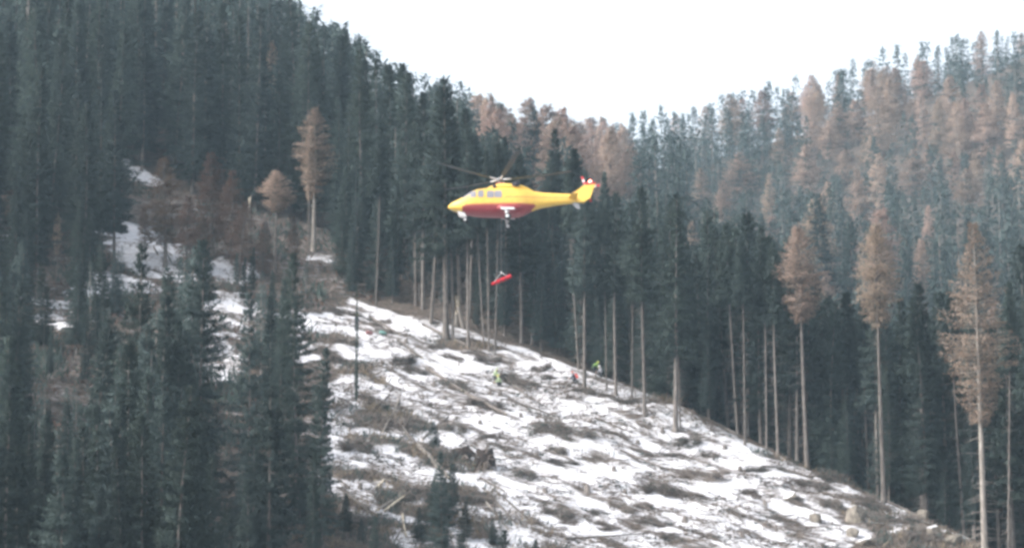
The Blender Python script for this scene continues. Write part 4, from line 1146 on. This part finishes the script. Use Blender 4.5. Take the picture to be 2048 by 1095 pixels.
def hull_paint():
    """yellow above, red keel below a thin cheat line; thin red line along the boom"""
    m = mat('hull_paint', (0.8, 0.5, 0.02), 0.38, spec=0.5)
    b = m.node_tree.nodes['Principled BSDF']
    tc = N(m, 'ShaderNodeTexCoord'); sp = N(m, 'ShaderNodeSeparateXYZ'); L(m, tc.outputs['Object'], sp.inputs[0])
    def math_(op, a, b_):
        n = N(m, 'ShaderNodeMath'); n.operation = op
        for i, q in enumerate((a, b_)):
            if isinstance(q, (int, float)): n.inputs[i].default_value = q
            else: L(m, q, n.inputs[i])
        return n.outputs[0]
    x, z = sp.outputs[0], sp.outputs[2]
    keel = math_('MULTIPLY', math_('LESS_THAN', z, -0.20), math_('GREATER_THAN', x, 1.35))
    keel = math_('MULTIPLY', keel, math_('LESS_THAN', math_('ADD', x, math_('MULTIPLY', z, -1.2)), 8.6))
    line = math_('MULTIPLY', math_('MULTIPLY', math_('LESS_THAN', z, -0.06), math_('GREATER_THAN', z, -0.20)), math_('MULTIPLY', math_('GREATER_THAN', x, 1.6), math_('LESS_THAN', x, 8.2)))
    zz = math_('ADD', z, math_('MULTIPLY', x, -0.02))
    line2 = math_('MULTIPLY', math_('MULTIPLY', math_('LESS_THAN', zz, 0.42), math_('GREATER_THAN', zz, 0.36)), math_('MULTIPLY', math_('GREATER_THAN', x, 5.4), math_('LESS_THAN', x, 11.7)))
    mx1 = N(m, 'ShaderNodeMix'); mx1.data_type = 'RGBA'
    mx1.inputs[6].default_value = (0.88, 0.57, 0.10, 1); mx1.inputs[7].default_value = (0.60, 0.20, 0.08, 1)
    L(m, math_('MAXIMUM', line, line2), mx1.inputs[0])
    mx2 = N(m, 'ShaderNodeMix'); mx2.data_type = 'RGBA'
    mx2.inputs[7].default_value = (0.33, 0.045, 0.055, 1)
    L(m, mx1.outputs[2], mx2.inputs[6]); L(m, keel, mx2.inputs[0])
    no = N(m, 'ShaderNodeTexNoise'); no.inputs['Scale'].default_value = 2.5; no.inputs['Detail'].default_value = 6; L(m, tc.outputs['Object'], no.inputs['Vector'])
    mr_ = N(m, 'ShaderNodeMapRange'); mr_.inputs[3].default_value, mr_.inputs[4].default_value = 0.82, 1.1; L(m, no.outputs['Fac'], mr_.inputs[0])
    hs = N(m, 'ShaderNodeHueSaturation'); L(m, mx2.outputs[2], hs.inputs['Color']); L(m, mr_.outputs[0], hs.inputs['Value'])
    L(m, hs.outputs[0], b.inputs['Base Color'])
    return m
M['hull'] = hull_paint()

ST = np.array([  # x, z bottom, z top, half width
    (0.0, -0.08, 0.02, 0.05), (0.12, -0.18, 0.17, 0.24), (0.45, -0.34, 0.40, 0.52), (0.95, -0.52, 0.60, 0.78), (1.4, -0.66, 0.80, 0.93), (1.85, -0.78, 1.10, 1.03), (2.3, -0.88, 1.42, 1.1), (2.8, -0.97, 1.58, 1.14),
    (3.5, -1.05, 1.70, 1.15), (4.5, -1.10, 1.75, 1.15), (6.0, -1.13, 1.75, 1.15), (6.6, -1.12, 1.72, 1.11), (7.1, -0.98, 1.66, 1.02), (7.6, -0.72, 1.52, 0.88), (8.2, -0.45, 1.32, 0.70), (9.0, -0.25, 1.18, 0.54), (10.2, -0.07, 1.08, 0.42), (11.4, 0.06, 1.02, 0.33), (12.1, 0.16, 1.0, 0.24)])
def st(x): return [np.interp(x, ST[:, 0], ST[:, i]) for i in (1, 2, 3)]
EXPO = 2.7
def hull_y(x, z):
    zb, zt, w = st(x); t = np.clip(np.abs((z - (zb + zt) / 2) / ((zt - zb) / 2)), 0, 0.999)
    return w * (1 - t ** EXPO) ** (1 / EXPO)
def loft(rows, n=28, expo=2.7):
    v, f = [], []
    for x, zb, zt, w in rows:
        for k in range(n):
            a = 2 * math.pi * k / n; c, s = math.cos(a), math.sin(a)
            v.append((x, w * math.copysign(abs(c) ** (2 / expo), c), (zb + zt) / 2 + (zt - zb) / 2 * math.copysign(abs(s) ** (2 / expo), s)))
    m = len(rows)
    for i in range(m - 1):
        for k in range(n):
            a, b_ = i * n + k, i * n + (k + 1) % n
            f.append((a, b_, b_ + n, a + n))
    f.append(tuple(range(n - 1, -1, -1))); f.append(tuple((m - 1) * n + k for k in range(n)))
    return v, f
def dense(rows, k=4):
    rows = np.array(rows); t = np.linspace(0, len(rows) - 1, (len(rows) - 1) * k + 1)
    i = np.arange(len(rows)); out = np.stack([np.interp(t, i, rows[:, c]) for c in range(rows.shape[1])], 1)
    ker = np.array([0.25, 0.5, 0.25])
    for c in range(1, rows.shape[1]):
        for _ in range(2): out[1:-1, c] = np.convolve(out[:, c], ker, 'valid')
    return out
ST = dense(ST)

heli = link('rescue_helicopter', None)
tag(heli, 'yellow rescue helicopter with red belly hovering in front of the wood', 'helicopter')
hp = at(1046, 405, 300.0)
HNOSE = at(896, 414, 300.0)
heli.location = (HNOSE.x, 300.0, HNOSE.z)
HROT = (R(-7.0), R(-1.3), 0)
heli.rotation_euler = HROT          # rolled a little, far side down
def hpart(name, v, f, m, parent=None, smooth=False, mi=None):
    o = link(name, mesh_of(name, v, f, m if isinstance(m, (list, tuple)) else [m], mi, smooth), parent or heli)
    return o
fus = hpart('fuselage', *loft(ST), M['hull'], smooth=True)
cow = hpart('engine_cowling', *loft(dense([(3.7, 1.45, 1.74, 0.35), (4.1, 1.4, 1.92, 0.62), (4.6, 1.4, 2.08, 0.78), (5.3, 1.4, 2.12, 0.82), (6.2, 1.4, 2.06, 0.82), (7.0, 1.35, 1.92, 0.74), (7.6, 1.2, 1.66, 0.55), (8.2, 1.05, 1.32, 0.3)])), M['yellow'], smooth=True)
for sy in (-1, 1):
    a = np.linspace(0, 2 * np.pi, 14, endpoint=False)
    v = [(6.35 + 0.02 * k + dx, sy * (0.55 + dx * 0.9) + 0.0, 0) for k in range(0) for dx in (0,)]
    c0, c1 = np.array([6.25, sy * 0.62, 1.82]), np.array([6.72, sy * 1.02, 1.86])
    v_, f_ = sticks(c0, c1, 0.25, 0.23, 12)
    ex = hpart('exhaust', v_, f_, M['dark'], cow)
    c0, c1 = np.array([4.42, sy * 0.66, 1.72]), np.array([4.52, sy * 0.82, 1.76])
    v_, f_ = sticks(c0, c1, 0.2, 0.19, 10); hpart('air_intake', v_, f_, M['dark'], cow)

def patch(x0, x1, z0, z1, sy, nx_=7, nz=5, slant=0.0, out=0.015, rnd=0.05):
    """a pane that follows the side of the hull"""
    v = []
    for i in range(nx_):
        for j in range(nz):
            u, w = i / (nx_ - 1), j / (nz - 1)
            x = x0 + (x1 - x0) * u + slant * w * (1 - u); z = z0 + (z1 - z0) * w
            cu, cw = abs(2 * u - 1), abs(2 * w - 1)
            if cu == 1 and cw == 1: x += rnd * (1 if u < 0.5 else -1); z += rnd * 0.5 * (1 if w < 0.5 else -1)
            v.append((x, sy * (hull_y(x, z) + out), z))
    f = [(i * nz + j, (i + 1) * nz + j, (i + 1) * nz + j + 1, i * nz + j + 1) for i in range(nx_ - 1) for j in range(nz - 1)]
    return v, f
for sy in (-1, 1):
    dr = hpart('cockpit_door', *patch(1.95, 2.72, -0.55, 1.34, sy, 7, 12, 0.45, 0.008), M['hull'], fus, smooth=True)
    hpart('window', *patch(2.02, 2.70, 0.55, 1.28, sy, 7, 6, 0.34, 0.02), M['glass'], fus, smooth=True)
    hpart('window', *patch(2.84, 3.40, 0.55, 1.30, sy, 6, 6, 0.0, 0.02), M['glass'], fus, smooth=True)
    cd = hpart('cabin_door', *patch(3.55, 5.25, -0.6, 1.38, sy, 8, 12, 0, 0.012, 0.1), M['hull'], fus, smooth=True)
    hpart('window', *patch(3.70, 4.38, 0.46, 1.20, sy, 6, 6, 0, 0.03), M['glass'], cd, smooth=True)
    hpart('window', *patch(4.42, 5.12, 0.46, 1.20, sy, 6, 6, 0, 0.03), M['glass'], cd, smooth=True)
    hpart('window', *patch(5.45, 5.95, 0.62, 1.12, sy, 5, 5, 0, 0.02), M['hull'], fus, smooth=True)
    # windscreen half, wrapping the sloping front
    v, nu, nw = [], 8, 7
    for i in range(nu):
        for j in range(nw):
            u, w = i / (nu - 1), j / (nw - 1)
            x = 1.42 + 0.92 * u
            zb, zt, wd = st(x)
            a = (0.04 + 0.98 * w) if True else 0
            zc, hz_ = (zb + zt) / 2, (zt - zb) / 2
            ang = math.pi / 2 - a * 1.02
            yy = wd * abs(math.cos(ang)) ** (2 / EXPO); zz_ = zc + hz_ * abs(math.sin(ang)) ** (2 / EXPO)
            v.append((x - 0.01, sy * (yy + 0.012), zz_ + 0.015))
    f = [(i * nw + j, (i + 1) * nw + j, (i + 1) * nw + j + 1, i * nw + j + 1) for i in range(nu - 1) for j in range(nw - 1)]
    hpart('windscreen', v, f, M['glass'], fus, smooth=True)

# fin, stabiliser, tail rotor
def slab(poly, y0, y1):
    n = len(poly); v = [(x, y0, z) for x, z in poly] + [(x, y1, z) for x, z in poly]
    return v, [tuple(range(n)), tuple(range(2 * n - 1, n - 1, -1))] + [(k, k + n, (k + 1) % n + n, (k + 1) % n) for k in range(n)]
fin = hpart('tail_fin', *slab([(11.75, 0.98), (12.25, 1.36), (12.95, 1.88), (14.0, 1.95), (13.72, 1.3), (13.5, 0.62), (12.9, 0.2), (12.0, 0.14)], -0.13, 0.13), M['yellow'])
hpart('fin_cap', *slab([(13.02, 1.862), (13.12, 2.05), (13.55, 2.16), (14.05, 2.06), (14.02, 1.942)], -0.15, 0.15), M['red'], fin)
v_, f_ = sticks(np.array([13.5, 0, 2.14]), np.array([13.5, 0, 2.32]), 0.17, 0.10, 10); hpart('beacon', v_, f_, M['beacon'], fin)
hpart('ventral_fin', *slab([(11.7, 0.12), (12.35, 0.2), (12.5, -0.48), (12.15, -0.42)], -0.07, 0.07), M['grey'], fus)
for sy in (-1, 1):
    v, f = [], []
    for yv, xa, xb, z in ((0.2, 11.35, 12.2, 0.58), (1.75, 11.75, 12.3, 0.58)):
        v += [(xa, sy * yv, z), ((xa + xb) / 2, sy * yv, z + 0.07), (xb, sy * yv, z), ((xa + xb) / 2, sy * yv, z - 0.05)]
    f = [(0, 1, 5, 4), (1, 2, 6, 5), (2, 3, 7, 6), (3, 0, 4, 7), (4, 5, 6, 7), (3, 2, 1, 0)]
    hpart('stabiliser', v, f, M['yellow'], fus)
trh = np.array([13.15, 0.42, 1.62])
v_, f_ = sticks(trh + [0, -0.3, 0], trh + [0, 0.1, 0], 0.16, 0.13, 10)
trot = hpart('tail_rotor_hub', v_, f_, M['grey'], fin)
for k in range(4):
    a = R(197 + 90 * k); d = np.array([math.cos(a), 0, math.sin(a)]); n_ = np.array([-math.sin(a), 0, math.cos(a)])
    v, f, mi = [], [], []
    cuts = [0.12, 0.5, 0.75, 1.0, 1.33]
    for s in cuts:
        c = trh + d * s; w = 0.09 if s < 0.2 else 0.11
        v += [c + n_ * w + [0, 0.0, 0], c + [0, 0.025, 0], c - n_ * w, c + [0, -0.02, 0]]
    for i in range(len(cuts) - 1):
        for q in range(4): f.append((i * 4 + q, i * 4 + (q + 1) % 4, i * 4 + 4 + (q + 1) % 4, i * 4 + 4 + q)); mi.append((0, 1, 0, 1)[i])
    f += [(3, 2, 1, 0), (16, 17, 18, 19)]; mi += [0, 1]
    hpart('tail_rotor_blade', v, f, [M['white'], M['red']], trot, mi=mi)

# main rotor
HUB = np.array([4.95, 0, 2.62])
v_, f_ = sticks(HUB - [0, 0, 0.75], HUB - [0, 0, 0.1], 0.16, 0.13, 12); mast = hpart('rotor_mast', v_, f_, M['grey'])
hpart('mast_fairing', *loft(dense([(4.35, 2.0, 2.05, 0.1), (4.55, 2.0, 2.2, 0.3), (5.0, 2.0, 2.26, 0.34), (5.5, 2.0, 2.2, 0.3), (5.8, 2.0, 2.06, 0.12)]), 18), M['red'], mast, smooth=True)
v_, f_ = cat_geo([sticks(HUB - [0, 0, 0.12], HUB + [0, 0, 0.08], 0.36, 0.3, 14), sticks(HUB + [0, 0, 0.08], HUB + [0, 0, 0.2], 0.2, 0.1, 12)])
hub = hpart('rotor_hub', v_, f_, M['grey'], mast)
for k in range(5):
    a = R(180 + 33 + 72 * k)                 # 180 degrees points at the nose, larger angles swing to the near side
    d = np.array([math.cos(a), math.sin(a), 0.045]); n_ = np.array([-math.sin(a), math.cos(a), 0.0])
    v_, f_ = sticks(HUB + d * 0.2, HUB + d * 1.15, 0.085, 0.06, 6); hpart('blade_grip', v_, f_, M['white'], mast)
    v, f = [], []
    cuts = [1.05, 1.5, 3.0, 5.0, 6.3, 6.85]
    for s in cuts:
        w = {1.05: 0.10, 1.5: 0.24, 6.85: 0.14}.get(s, 0.26); c = HUB + d * s + np.array([0, 0, 0.006 * s * s - 0.03])
        v += [c + n_ * w, c + n_ * w * 0.4 + [0, 0, 0.035], c - n_ * w + [0, 0, 0.03], c + n_ * w * 0.3 - [0, 0, 0.02]]
    for i in range(len(cuts) - 1):
        for q in range(4): f.append((i * 4 + q, i * 4 + (q + 1) % 4, i * 4 + 4 + (q + 1) % 4, i * 4 + 4 + q))
    e = (len(cuts) - 1) * 4
    f += [(3, 2, 1, 0), (e, e + 1, e + 2, e + 3)]
    hpart('rotor_blade', v, f, M['blade'], mast)

# landing gear
def wheel(c, r, w, parent):
    c = np.array(c, float)
    v_, f_ = sticks(c - [0, w / 2, 0], c + [0, w / 2, 0], r, r, 16); t = hpart('tyre', v_, f_, M['tyre'], parent)
    v_, f_ = sticks(c - [0, w / 2 + 0.02, 0], c + [0, w / 2 + 0.02, 0], r * 0.55, r * 0.55, 12); hpart('rim', v_, f_, M['white'], parent)
v_, f_ = cat_geo([sticks(np.array([1.45, 0, -0.55]), np.array([1.6, 0, -1.3]), 0.12, 0.1, 8), sticks(np.array([1.0, 0, -0.45]), np.array([1.58, 0, -1.1]), 0.05, 0.05, 6)])
ng = hpart('nose_gear', v_, f_, M['white'])
for sy in (-1, 1):
    wheel((1.62, sy * 0.17, -1.36), 0.2, 0.14, ng)
    hpart('gear_door', *slab([(0.9, -0.5), (1.55, -0.66), (1.75, -1.12), (1.0, -0.86)], sy * 0.34 - 0.015, sy * 0.34 + 0.015), M['white'], ng)
for sy in (-1, 1):
    sp_ = hpart('sponson', *loft(dense([(4.6, -0.62, -0.45, 0.06), (5.0, -0.86, -0.25, 0.3), (5.6, -0.9, -0.2, 0.36), (6.2, -0.85, -0.25, 0.32), (6.9, -0.6, -0.4, 0.06)]), 16), M['hull'], fus, smooth=True)
    sp_.location = (0, sy * 1.12, 0)
    v_, f_ = cat_geo([sticks(np.array([5.45, sy * 1.2, -0.55]), np.array([5.55, sy * 1.52, -1.42]), 0.13, 0.11, 8), sticks(np.array([5.0, sy * 1.2, -0.55]), np.array([5.75, sy * 1.5, -1.1]), 0.055, 0.055, 6)])
    mg = hpart('main_gear', v_, f_, M['white'])
    wheel((5.62, sy * 1.55, -1.55), 0.30, 0.22, mg)
    hpart('gear_door', *slab([(4.95, -0.60), (6.2, -0.66), (6.35, -0.86), (5.05, -0.84)], sy * 1.56 - 0.015, sy * 1.56 + 0.015), M['white'], mg)
# hoist on the far side
v_, f_ = cat_geo([sticks(np.array([4.9, 1.0, 1.55]), np.array([5.0, 1.7, 1.62]), 0.07, 0.06, 6), sticks(np.array([4.75, 1.66, 1.55]), np.array([5.3, 1.66, 1.55]), 0.16, 0.16, 10)])
hpart('hoist', v_, f_, M['grey'])

# cable and stretcher hanging from it
bpy.context.view_layer.update()
HM = Matrix.Translation(heli.location) @ heli.rotation_euler.to_matrix().to_4x4()
top = HM @ Vector((5.0, 1.7, 1.5))
hook = at(1003, 545, top.y)
top_pt = Vector((hook.x, hook.y, top.z))
v_, f_ = sticks(np.array(hook), np.array([top.x, top.y, top.z]), 0.013, 0.013, 5)
tag(link('hoist_cable', mesh_of('hoist_cable', v_, f_, [M['grey']])), 'thin steel hoist cable running down from helicopter to red stretcher', 'cable')
st_c = at(1003, 560, hook.y)
str_ = link('rescue_stretcher', None, None, st_c, (0, R(-23), R(8)))
tag(str_, 'red rescue stretcher bag hanging tilted below the helicopter', 'stretcher')
rows_ = [(-1.02, -0.08, 0.06, 0.12), (-0.95, -0.14, 0.12, 0.22), (-0.6, -0.17, 0.14, 0.25), (-0.1, -0.17, 0.20, 0.29), (0.4, -0.17, 0.22, 0.30), (0.72, -0.16, 0.20, 0.24), (0.98, -0.12, 0.18, 0.17), (1.06, -0.05, 0.08, 0.1)]
v, f = loft(dense(rows_, 3), 16); link('bag', mesh_of('bag', v, f, [noisy('red_fabric', (0.50, 0.02, 0.035), (0.62, 0.035, 0.05), 6.0, rough=0.75)], None, True), str_)
for xx in (-0.6, -0.15, 0.35):
    zb, zt, w = [np.interp(xx, np.array(rows_)[:, 0], np.array(rows_)[:, i]) for i in (1, 2, 3)]
    v, f = loft([(xx - 0.03, zb - 0.012, zt + 0.012, w + 0.012), (xx + 0.03, zb - 0.012, zt + 0.012, w + 0.012)], 16)
    link('strap', mesh_of('strap', v, f, [M['dark']]), str_)
inv = str_.rotation_euler.to_matrix().inverted()
hk = inv @ (hook - st_c)
for xx, sy in ((-0.8, -1), (-0.8, 1), (0.75, -1), (0.75, 1)):
    v_, f_ = sticks(np.array([xx, sy * 0.22, 0.05]), np.array(hk), 0.018, 0.018, 5)
    link('sling', mesh_of('sling', v_, f_, [M['white']]), str_)
v_, f_ = sticks(np.array(hk) - [0, 0, 0.12], np.array(hk) + [0, 0, 0.1], 0.07, 0.05, 8); link('hook', mesh_of('hook', v_, f_, [M['white']]), str_)
a_ = np.linspace(0, 2 * np.pi, 10, endpoint=False)
vv = [(0.9 + 0.13 * math.cos(p) * math.cos(t), 0.11 * math.sin(p) * math.cos(t), 0.17 + 0.11 * math.sin(t)) for t in (-1.2, -0.6, 0, 0.6, 1.2) for p in a_]
ff = [(i * 10 + k, i * 10 + (k + 1) % 10, i * 10 + 10 + (k + 1) % 10, i * 10 + 10 + k) for i in range(4) for k in range(10)] + [tuple(range(9, -1, -1)), tuple(40 + k for k in range(10))]
link('hood', mesh_of('hood', vv, ff, [M['red']], None, True), str_)

# ------------------------------------------------------------------ rescuers
def person(pos, heading, pose, jacket, trousers, helmet, label, pack=None):
    J = {k: Vector(v) for k, v in pose.items()}
    chain = [('pel', 'chest', .15, .17), ('chest', 'neck', .17, .07), ('neck', 'head', .07, .09)]
    for s in 'lr':
        chain += [('pel', 'hip' + s, .15, .115), ('hip' + s, 'kne' + s, .115, .075), ('kne' + s, 'ank' + s, .075, .055), ('ank' + s, 'toe' + s, .055, .045),
                  ('chest', 'sho' + s, .17, .075), ('sho' + s, 'elb' + s, .075, .055), ('elb' + s, 'wri' + s, .055, .035), ('wri' + s, 'pal' + s, .035, .042)]
    for s in 'lr':                          # a palm and five fingers
        d = (J['pal' + s] - J['wri' + s]).normalized(); side = d.cross(Vector((0, 0, 1))).normalized()
        for k, (off, ln) in enumerate(((-.03, .07), (-.01, .085), (.01, .08), (.03, .065))):
            J['f%d%s' % (k, s)] = J['pal' + s] + side * off + d * ln + Vector((0, 0, -.025)); chain.append(('pal' + s, 'f%d%s' % (k, s), .042, .009))
        J['th' + s] = J['wri' + s] + side * .05 + d * .06; chain.append(('wri' + s, 'th' + s, .035, .010))
    names = list(J); rad = {}
    for a, b_, ra, rb in chain: rad[a] = ra if a not in rad else rad[a]; rad.setdefault(b_, rb)
    me = bpy.data.meshes.new('body'); me.from_pydata([J[n] for n in names], [(names.index(a), names.index(b_)) for a, b_, _, _ in chain], [])
    o = bpy.data.objects.new('body', me); COL.objects.link(o)
    o.modifiers.new('skin', 'SKIN'); o.modifiers.new('sub', 'SUBSURF').render_levels = 1; o.modifiers['sub'].levels = 1
    for i, n in enumerate(names):
        sv = me.skin_vertices[0].data[i]; sv.radius = (rad[n], rad[n]); sv.use_root = n == 'pel'
    dg = bpy.context.evaluated_depsgraph_get()
    body = bpy.data.meshes.new_from_object(o.evaluated_get(dg))
    bpy.data.objects.remove(o)
    skin = M.setdefault('skin', mat('skin', (0.55, 0.36, 0.28), 0.6))
    boot = M.setdefault('boot', mat('boot', (0.04, 0.035, 0.03), 0.7))
    for m in (jacket, trousers, skin, boot): body.materials.append(m)
    zone = {}
    for a, b_, _, _ in chain:
        zone[(a, b_)] = 1 if (a[:3] in ('hip', 'kne') or b_[:3] == 'hip') else 3 if a[:3] == 'ank' else 2 if (a in ('neck',) or a[:3] in ('wri', 'pal')) else 0
    segs = [(J[a], J[b_], zone[(a, b_)], max(ra, rb)) for a, b_, ra, rb in chain]
    for pl in body.polygons:
        c = pl.center; best = None
        for a, b_, zn, r_ in segs:
            ab = b_ - a; t = max(0, min(1, (c - a).dot(ab) / ab.length_squared)); dd = (c - a - ab * t).length / r_
            if best is None or dd < best[0]: best = (dd, zn)
        pl.material_index = best[1]; pl.use_smooth = True
    p = link('person', body, None, pos, (0, 0, heading)); tag(p, label, 'person')
    # head with face, and helmet
    hd = J['head']; fwd = Vector((1, 0, 0))
    v, n, m = [], 14, 10
    for i in range(m + 1):
        th = math.pi * i / m
        for k in range(n):
            ph = 2 * math.pi * k / n
            x_, y_, z_ = math.sin(th) * math.cos(ph), math.sin(th) * math.sin(ph), math.cos(th)
            q = Vector((x_ * .098, y_ * .078, z_ * .118))
            if x_ > 0.8 and -0.35 < z_ < 0.1: q.x += 0.022 * max(0, 1 - abs(y_) * 4)      # nose
            if z_ < -0.5: q.x += 0.012
            v.append(hd + q)
    f = [(i * n + k, (i + 1) * n + k, (i + 1) * n + (k + 1) % n, i * n + (k + 1) % n) for i in range(m) for k in range(n)]
    link('head', mesh_of('head', [tuple(q) for q in v], f, [skin], None, True), p)
    for sy in (-1, 1):
        e = hd + Vector((.088, sy * .032, .01)); v_, f_ = sticks(np.array(e), np.array(e + Vector((.008, 0, 0))), .012, .008, 6)
        link('eye', mesh_of('eye', v_, f_, [M['dark']]), p)
    v = []
    for i in range(6):
        th = math.pi * 0.58 * i / 5
        for k in range(n):
            ph = 2 * math.pi * k / n
            v.append(tuple(hd + Vector((math.sin(th) * math.cos(ph) * .128, math.sin(th) * math.sin(ph) * .108, math.cos(th) * .125 + .035))))
    f = [(i * n + k, (i + 1) * n + k, (i + 1) * n + (k + 1) % n, i * n + (k + 1) % n) for i in range(5) for k in range(n)]
    link('helmet', mesh_of('helmet', v, f, [helmet], None, True), p)
    if pack:
        c, ch = J['pel'], J['chest']; ax = (ch - c).normalized(); bk = Vector((-ax.z, 0, ax.x)); ce = (c + ch) / 2 + bk * 0.24 + ax * 0.08
        v = [tuple(ce + ax * (a * .27) + bk * (b_ * .12) + Vector((0, s * .16 * (0.8 if a > 0 else 1), 0))) for a in (-1, -.6, .7, 1) for b_, s in ((-1, -1), (-1, 1), (.8, 1), (.8, -1))]
        f = [(i * 4 + k, i * 4 + (k + 1) % 4, i * 4 + 4 + (k + 1) % 4, i * 4 + 4 + k) for i in range(3) for k in range(4)] + [(3, 2, 1, 0), (12, 13, 14, 15)]
        link('backpack', mesh_of('backpack', v, f, [pack]), p)
    return p
CROUCH = dict(pel=(0, 0, .42), chest=(.20, 0, .80), neck=(.29, 0, .98), head=(.35, 0, 1.12), hipl=(.02, .12, .40), hipr=(.02, -.12, .40), knel=(.40, .18, .46), kner=(.36, -.17, .30), ankl=(.12, .16, .08), ankr=(.00, -.14, .09), toel=(.30, .18, .04), toer=(.16, -.15, .04),
              shol=(.22, .20, .87), shor=(.22, -.20, .87), elbl=(.42, .24, .66), elbr=(.42, -.24, .64), wril=(.60, .14, .56), wrir=(.60, -.13, .55), pall=(.68, .12, .53), palr=(.68, -.11, .52))
STAND = dict(pel=(0, 0, .94), chest=(.03, 0, 1.32), neck=(.04, 0, 1.50), head=(.07, 0, 1.64), hipl=(0, .11, .90), hipr=(0, -.11, .90), knel=(.08, .14, .50), kner=(.02, -.13, .50), ankl=(.0, .15, .09), ankr=(-.08, -.14, .09), toel=(.17, .18, .04), toer=(.09, -.16, .04),
             shol=(.03, .20, 1.40), shor=(.03, -.20, 1.40), elbl=(.04, .30, 1.12), elbr=(.12, -.27, 1.13), wril=(.20, .30, .92), wrir=(.36, -.18, 1.05), pall=(.26, .29, .86), palr=(.44, -.15, 1.03))
BEND = dict(STAND, pel=(-.10, 0, .86), chest=(.22, 0, 1.14), neck=(.36, 0, 1.24), head=(.47, 0, 1.32), hipl=(-.09, .11, .83), hipr=(-.09, -.11, .83), knel=(.12, .15, .48), kner=(.08, -.14, .47), shol=(.27, .20, 1.18), shor=(.27, -.20, 1.18), elbl=(.40, .24, .92), elbr=(.40, -.24, .90), wril=(.55, .16, .72), wrir=(.55, -.15, .70), pall=(.61, .14, .66), palr=(.61, -.13, .64))
hv_green = mat('hi_vis_green', (0.27, 0.46, 0.12), 0.7); hv_yellow = mat('hi_vis_yellow', (0.55, 0.60, 0.14), 0.7)
pale_green = mat('pale_green_jacket', (0.40, 0.50, 0.30), 0.7)
dk = mat('dark_trousers', (0.05, 0.055, 0.065), 0.85); navy = mat('navy_jacket', (0.055, 0.065, 0.085), 0.85); redj = mat('red_jacket', (0.50, 0.10, 0.09), 0.8); greyj = mat('grey_jacket', (0.35, 0.36, 0.40), 0.8)
def stand_at(px, py): return on_spur(px, py, 352)
person(stand_at(1188, 748), R(20), BEND, hv_green, dk, hv_yellow, 'rescuer in bright green jacket crouching on the snowy crest')
person(stand_at(1152, 768), R(170), CROUCH, navy, dk, redj, 'crouching rescuer in dark clothes with red pack below the green one', redj)
person(stand_at(1205, 760), R(200), CROUCH, greyj, dk, M['white'], 'rescuer in grey with white helmet low on the snow beside the green one')
person(stand_at(988, 752), R(-30), CROUCH, pale_green, dk, pale_green, 'left of two rescuers in pale green crouching beside dark brush')
person(stand_at(1002, 764), R(160), CROUCH, pale_green, dk, hv_yellow, 'right of two rescuers crouching beside dark brush, with yellow helmet')
person(stand_at(713, 662), R(-60), STAND, navy, dk, hv_yellow, 'rescuer in dark clothes with yellow helmet on the upper left snow')
def bag(px, py, m, lab):
    p = on_spur(px, py)
    v, f = loft(dense([(-.38, 0.02, .2, .1), (-.34, 0, .34, .18), (0, 0, .40, .21), (.34, 0, .34, .18), (.38, 0.02, .2, .1)], 2), 14)
    o = link('duffel_bag', None, None, p + Vector((0, 0, 0.02)), (0, R(12), R(20))); tag(o, lab, 'bag')
    link('bag_body', mesh_of('bag_body', v, f, [m], None, True), o)
    for s in (-1, 1):
        q = [np.array([-.15, s * .12, .36]), np.array([-.1, s * .08, .5]), np.array([.1, s * .08, .5]), np.array([.15, s * .12, .36])]
        v_, f_ = cat_geo([sticks(q[i], q[i + 1], .015, .015, 4) for i in range(3)]); link('handle', mesh_of('handle', v_, f_, [M['dark']]), o)
bag(765, 674, mat('turquoise_fabric', (0.20, 0.38, 0.34), 0.7), 'turquoise gear bag near the top of the snow slope')
bag(738, 674, mat('dull_red_fabric', (0.26, 0.12, 0.12), 0.7), 'dull red gear bag left of the turquoise one')

# ------------------------------------------------------------------ haze in the valley air
hm = bpy.data.materials.new('haze'); hm.use_nodes = True
hm.node_tree.nodes.clear()
ho = N(hm, 'ShaderNodeOutputMaterial'); hv = N(hm, 'ShaderNodeVolumePrincipled')
hv.inputs['Color'].default_value = (0.62, 0.84, 1.0, 1)
hv.inputs['Density'].default_value = 0.00016
hv.inputs['Anisotropy'].default_value = 0.0
L(hm, hv.outputs[0], ho.inputs['Volume'])
zlo, zhi = float(GZ.min()) - 1.0, float(GZ.max()) + 35
v = [(sx, sy, sz) for sz in (zlo, zhi) for sx, sy in ((-705, -505), (765, -505), (765, 2605), (-705, 2605))]
f = [(0, 3, 2, 1), (4, 5, 6, 7), (0, 1, 5, 4), (1, 2, 6, 5), (2, 3, 7, 6), (3, 0, 4, 7)]
tag(link('haze', mesh_of('haze', v, f, [hm])), 'thin bluish haze hanging in the valley air', kind='stuff')
print('ground z', zlo, zhi)
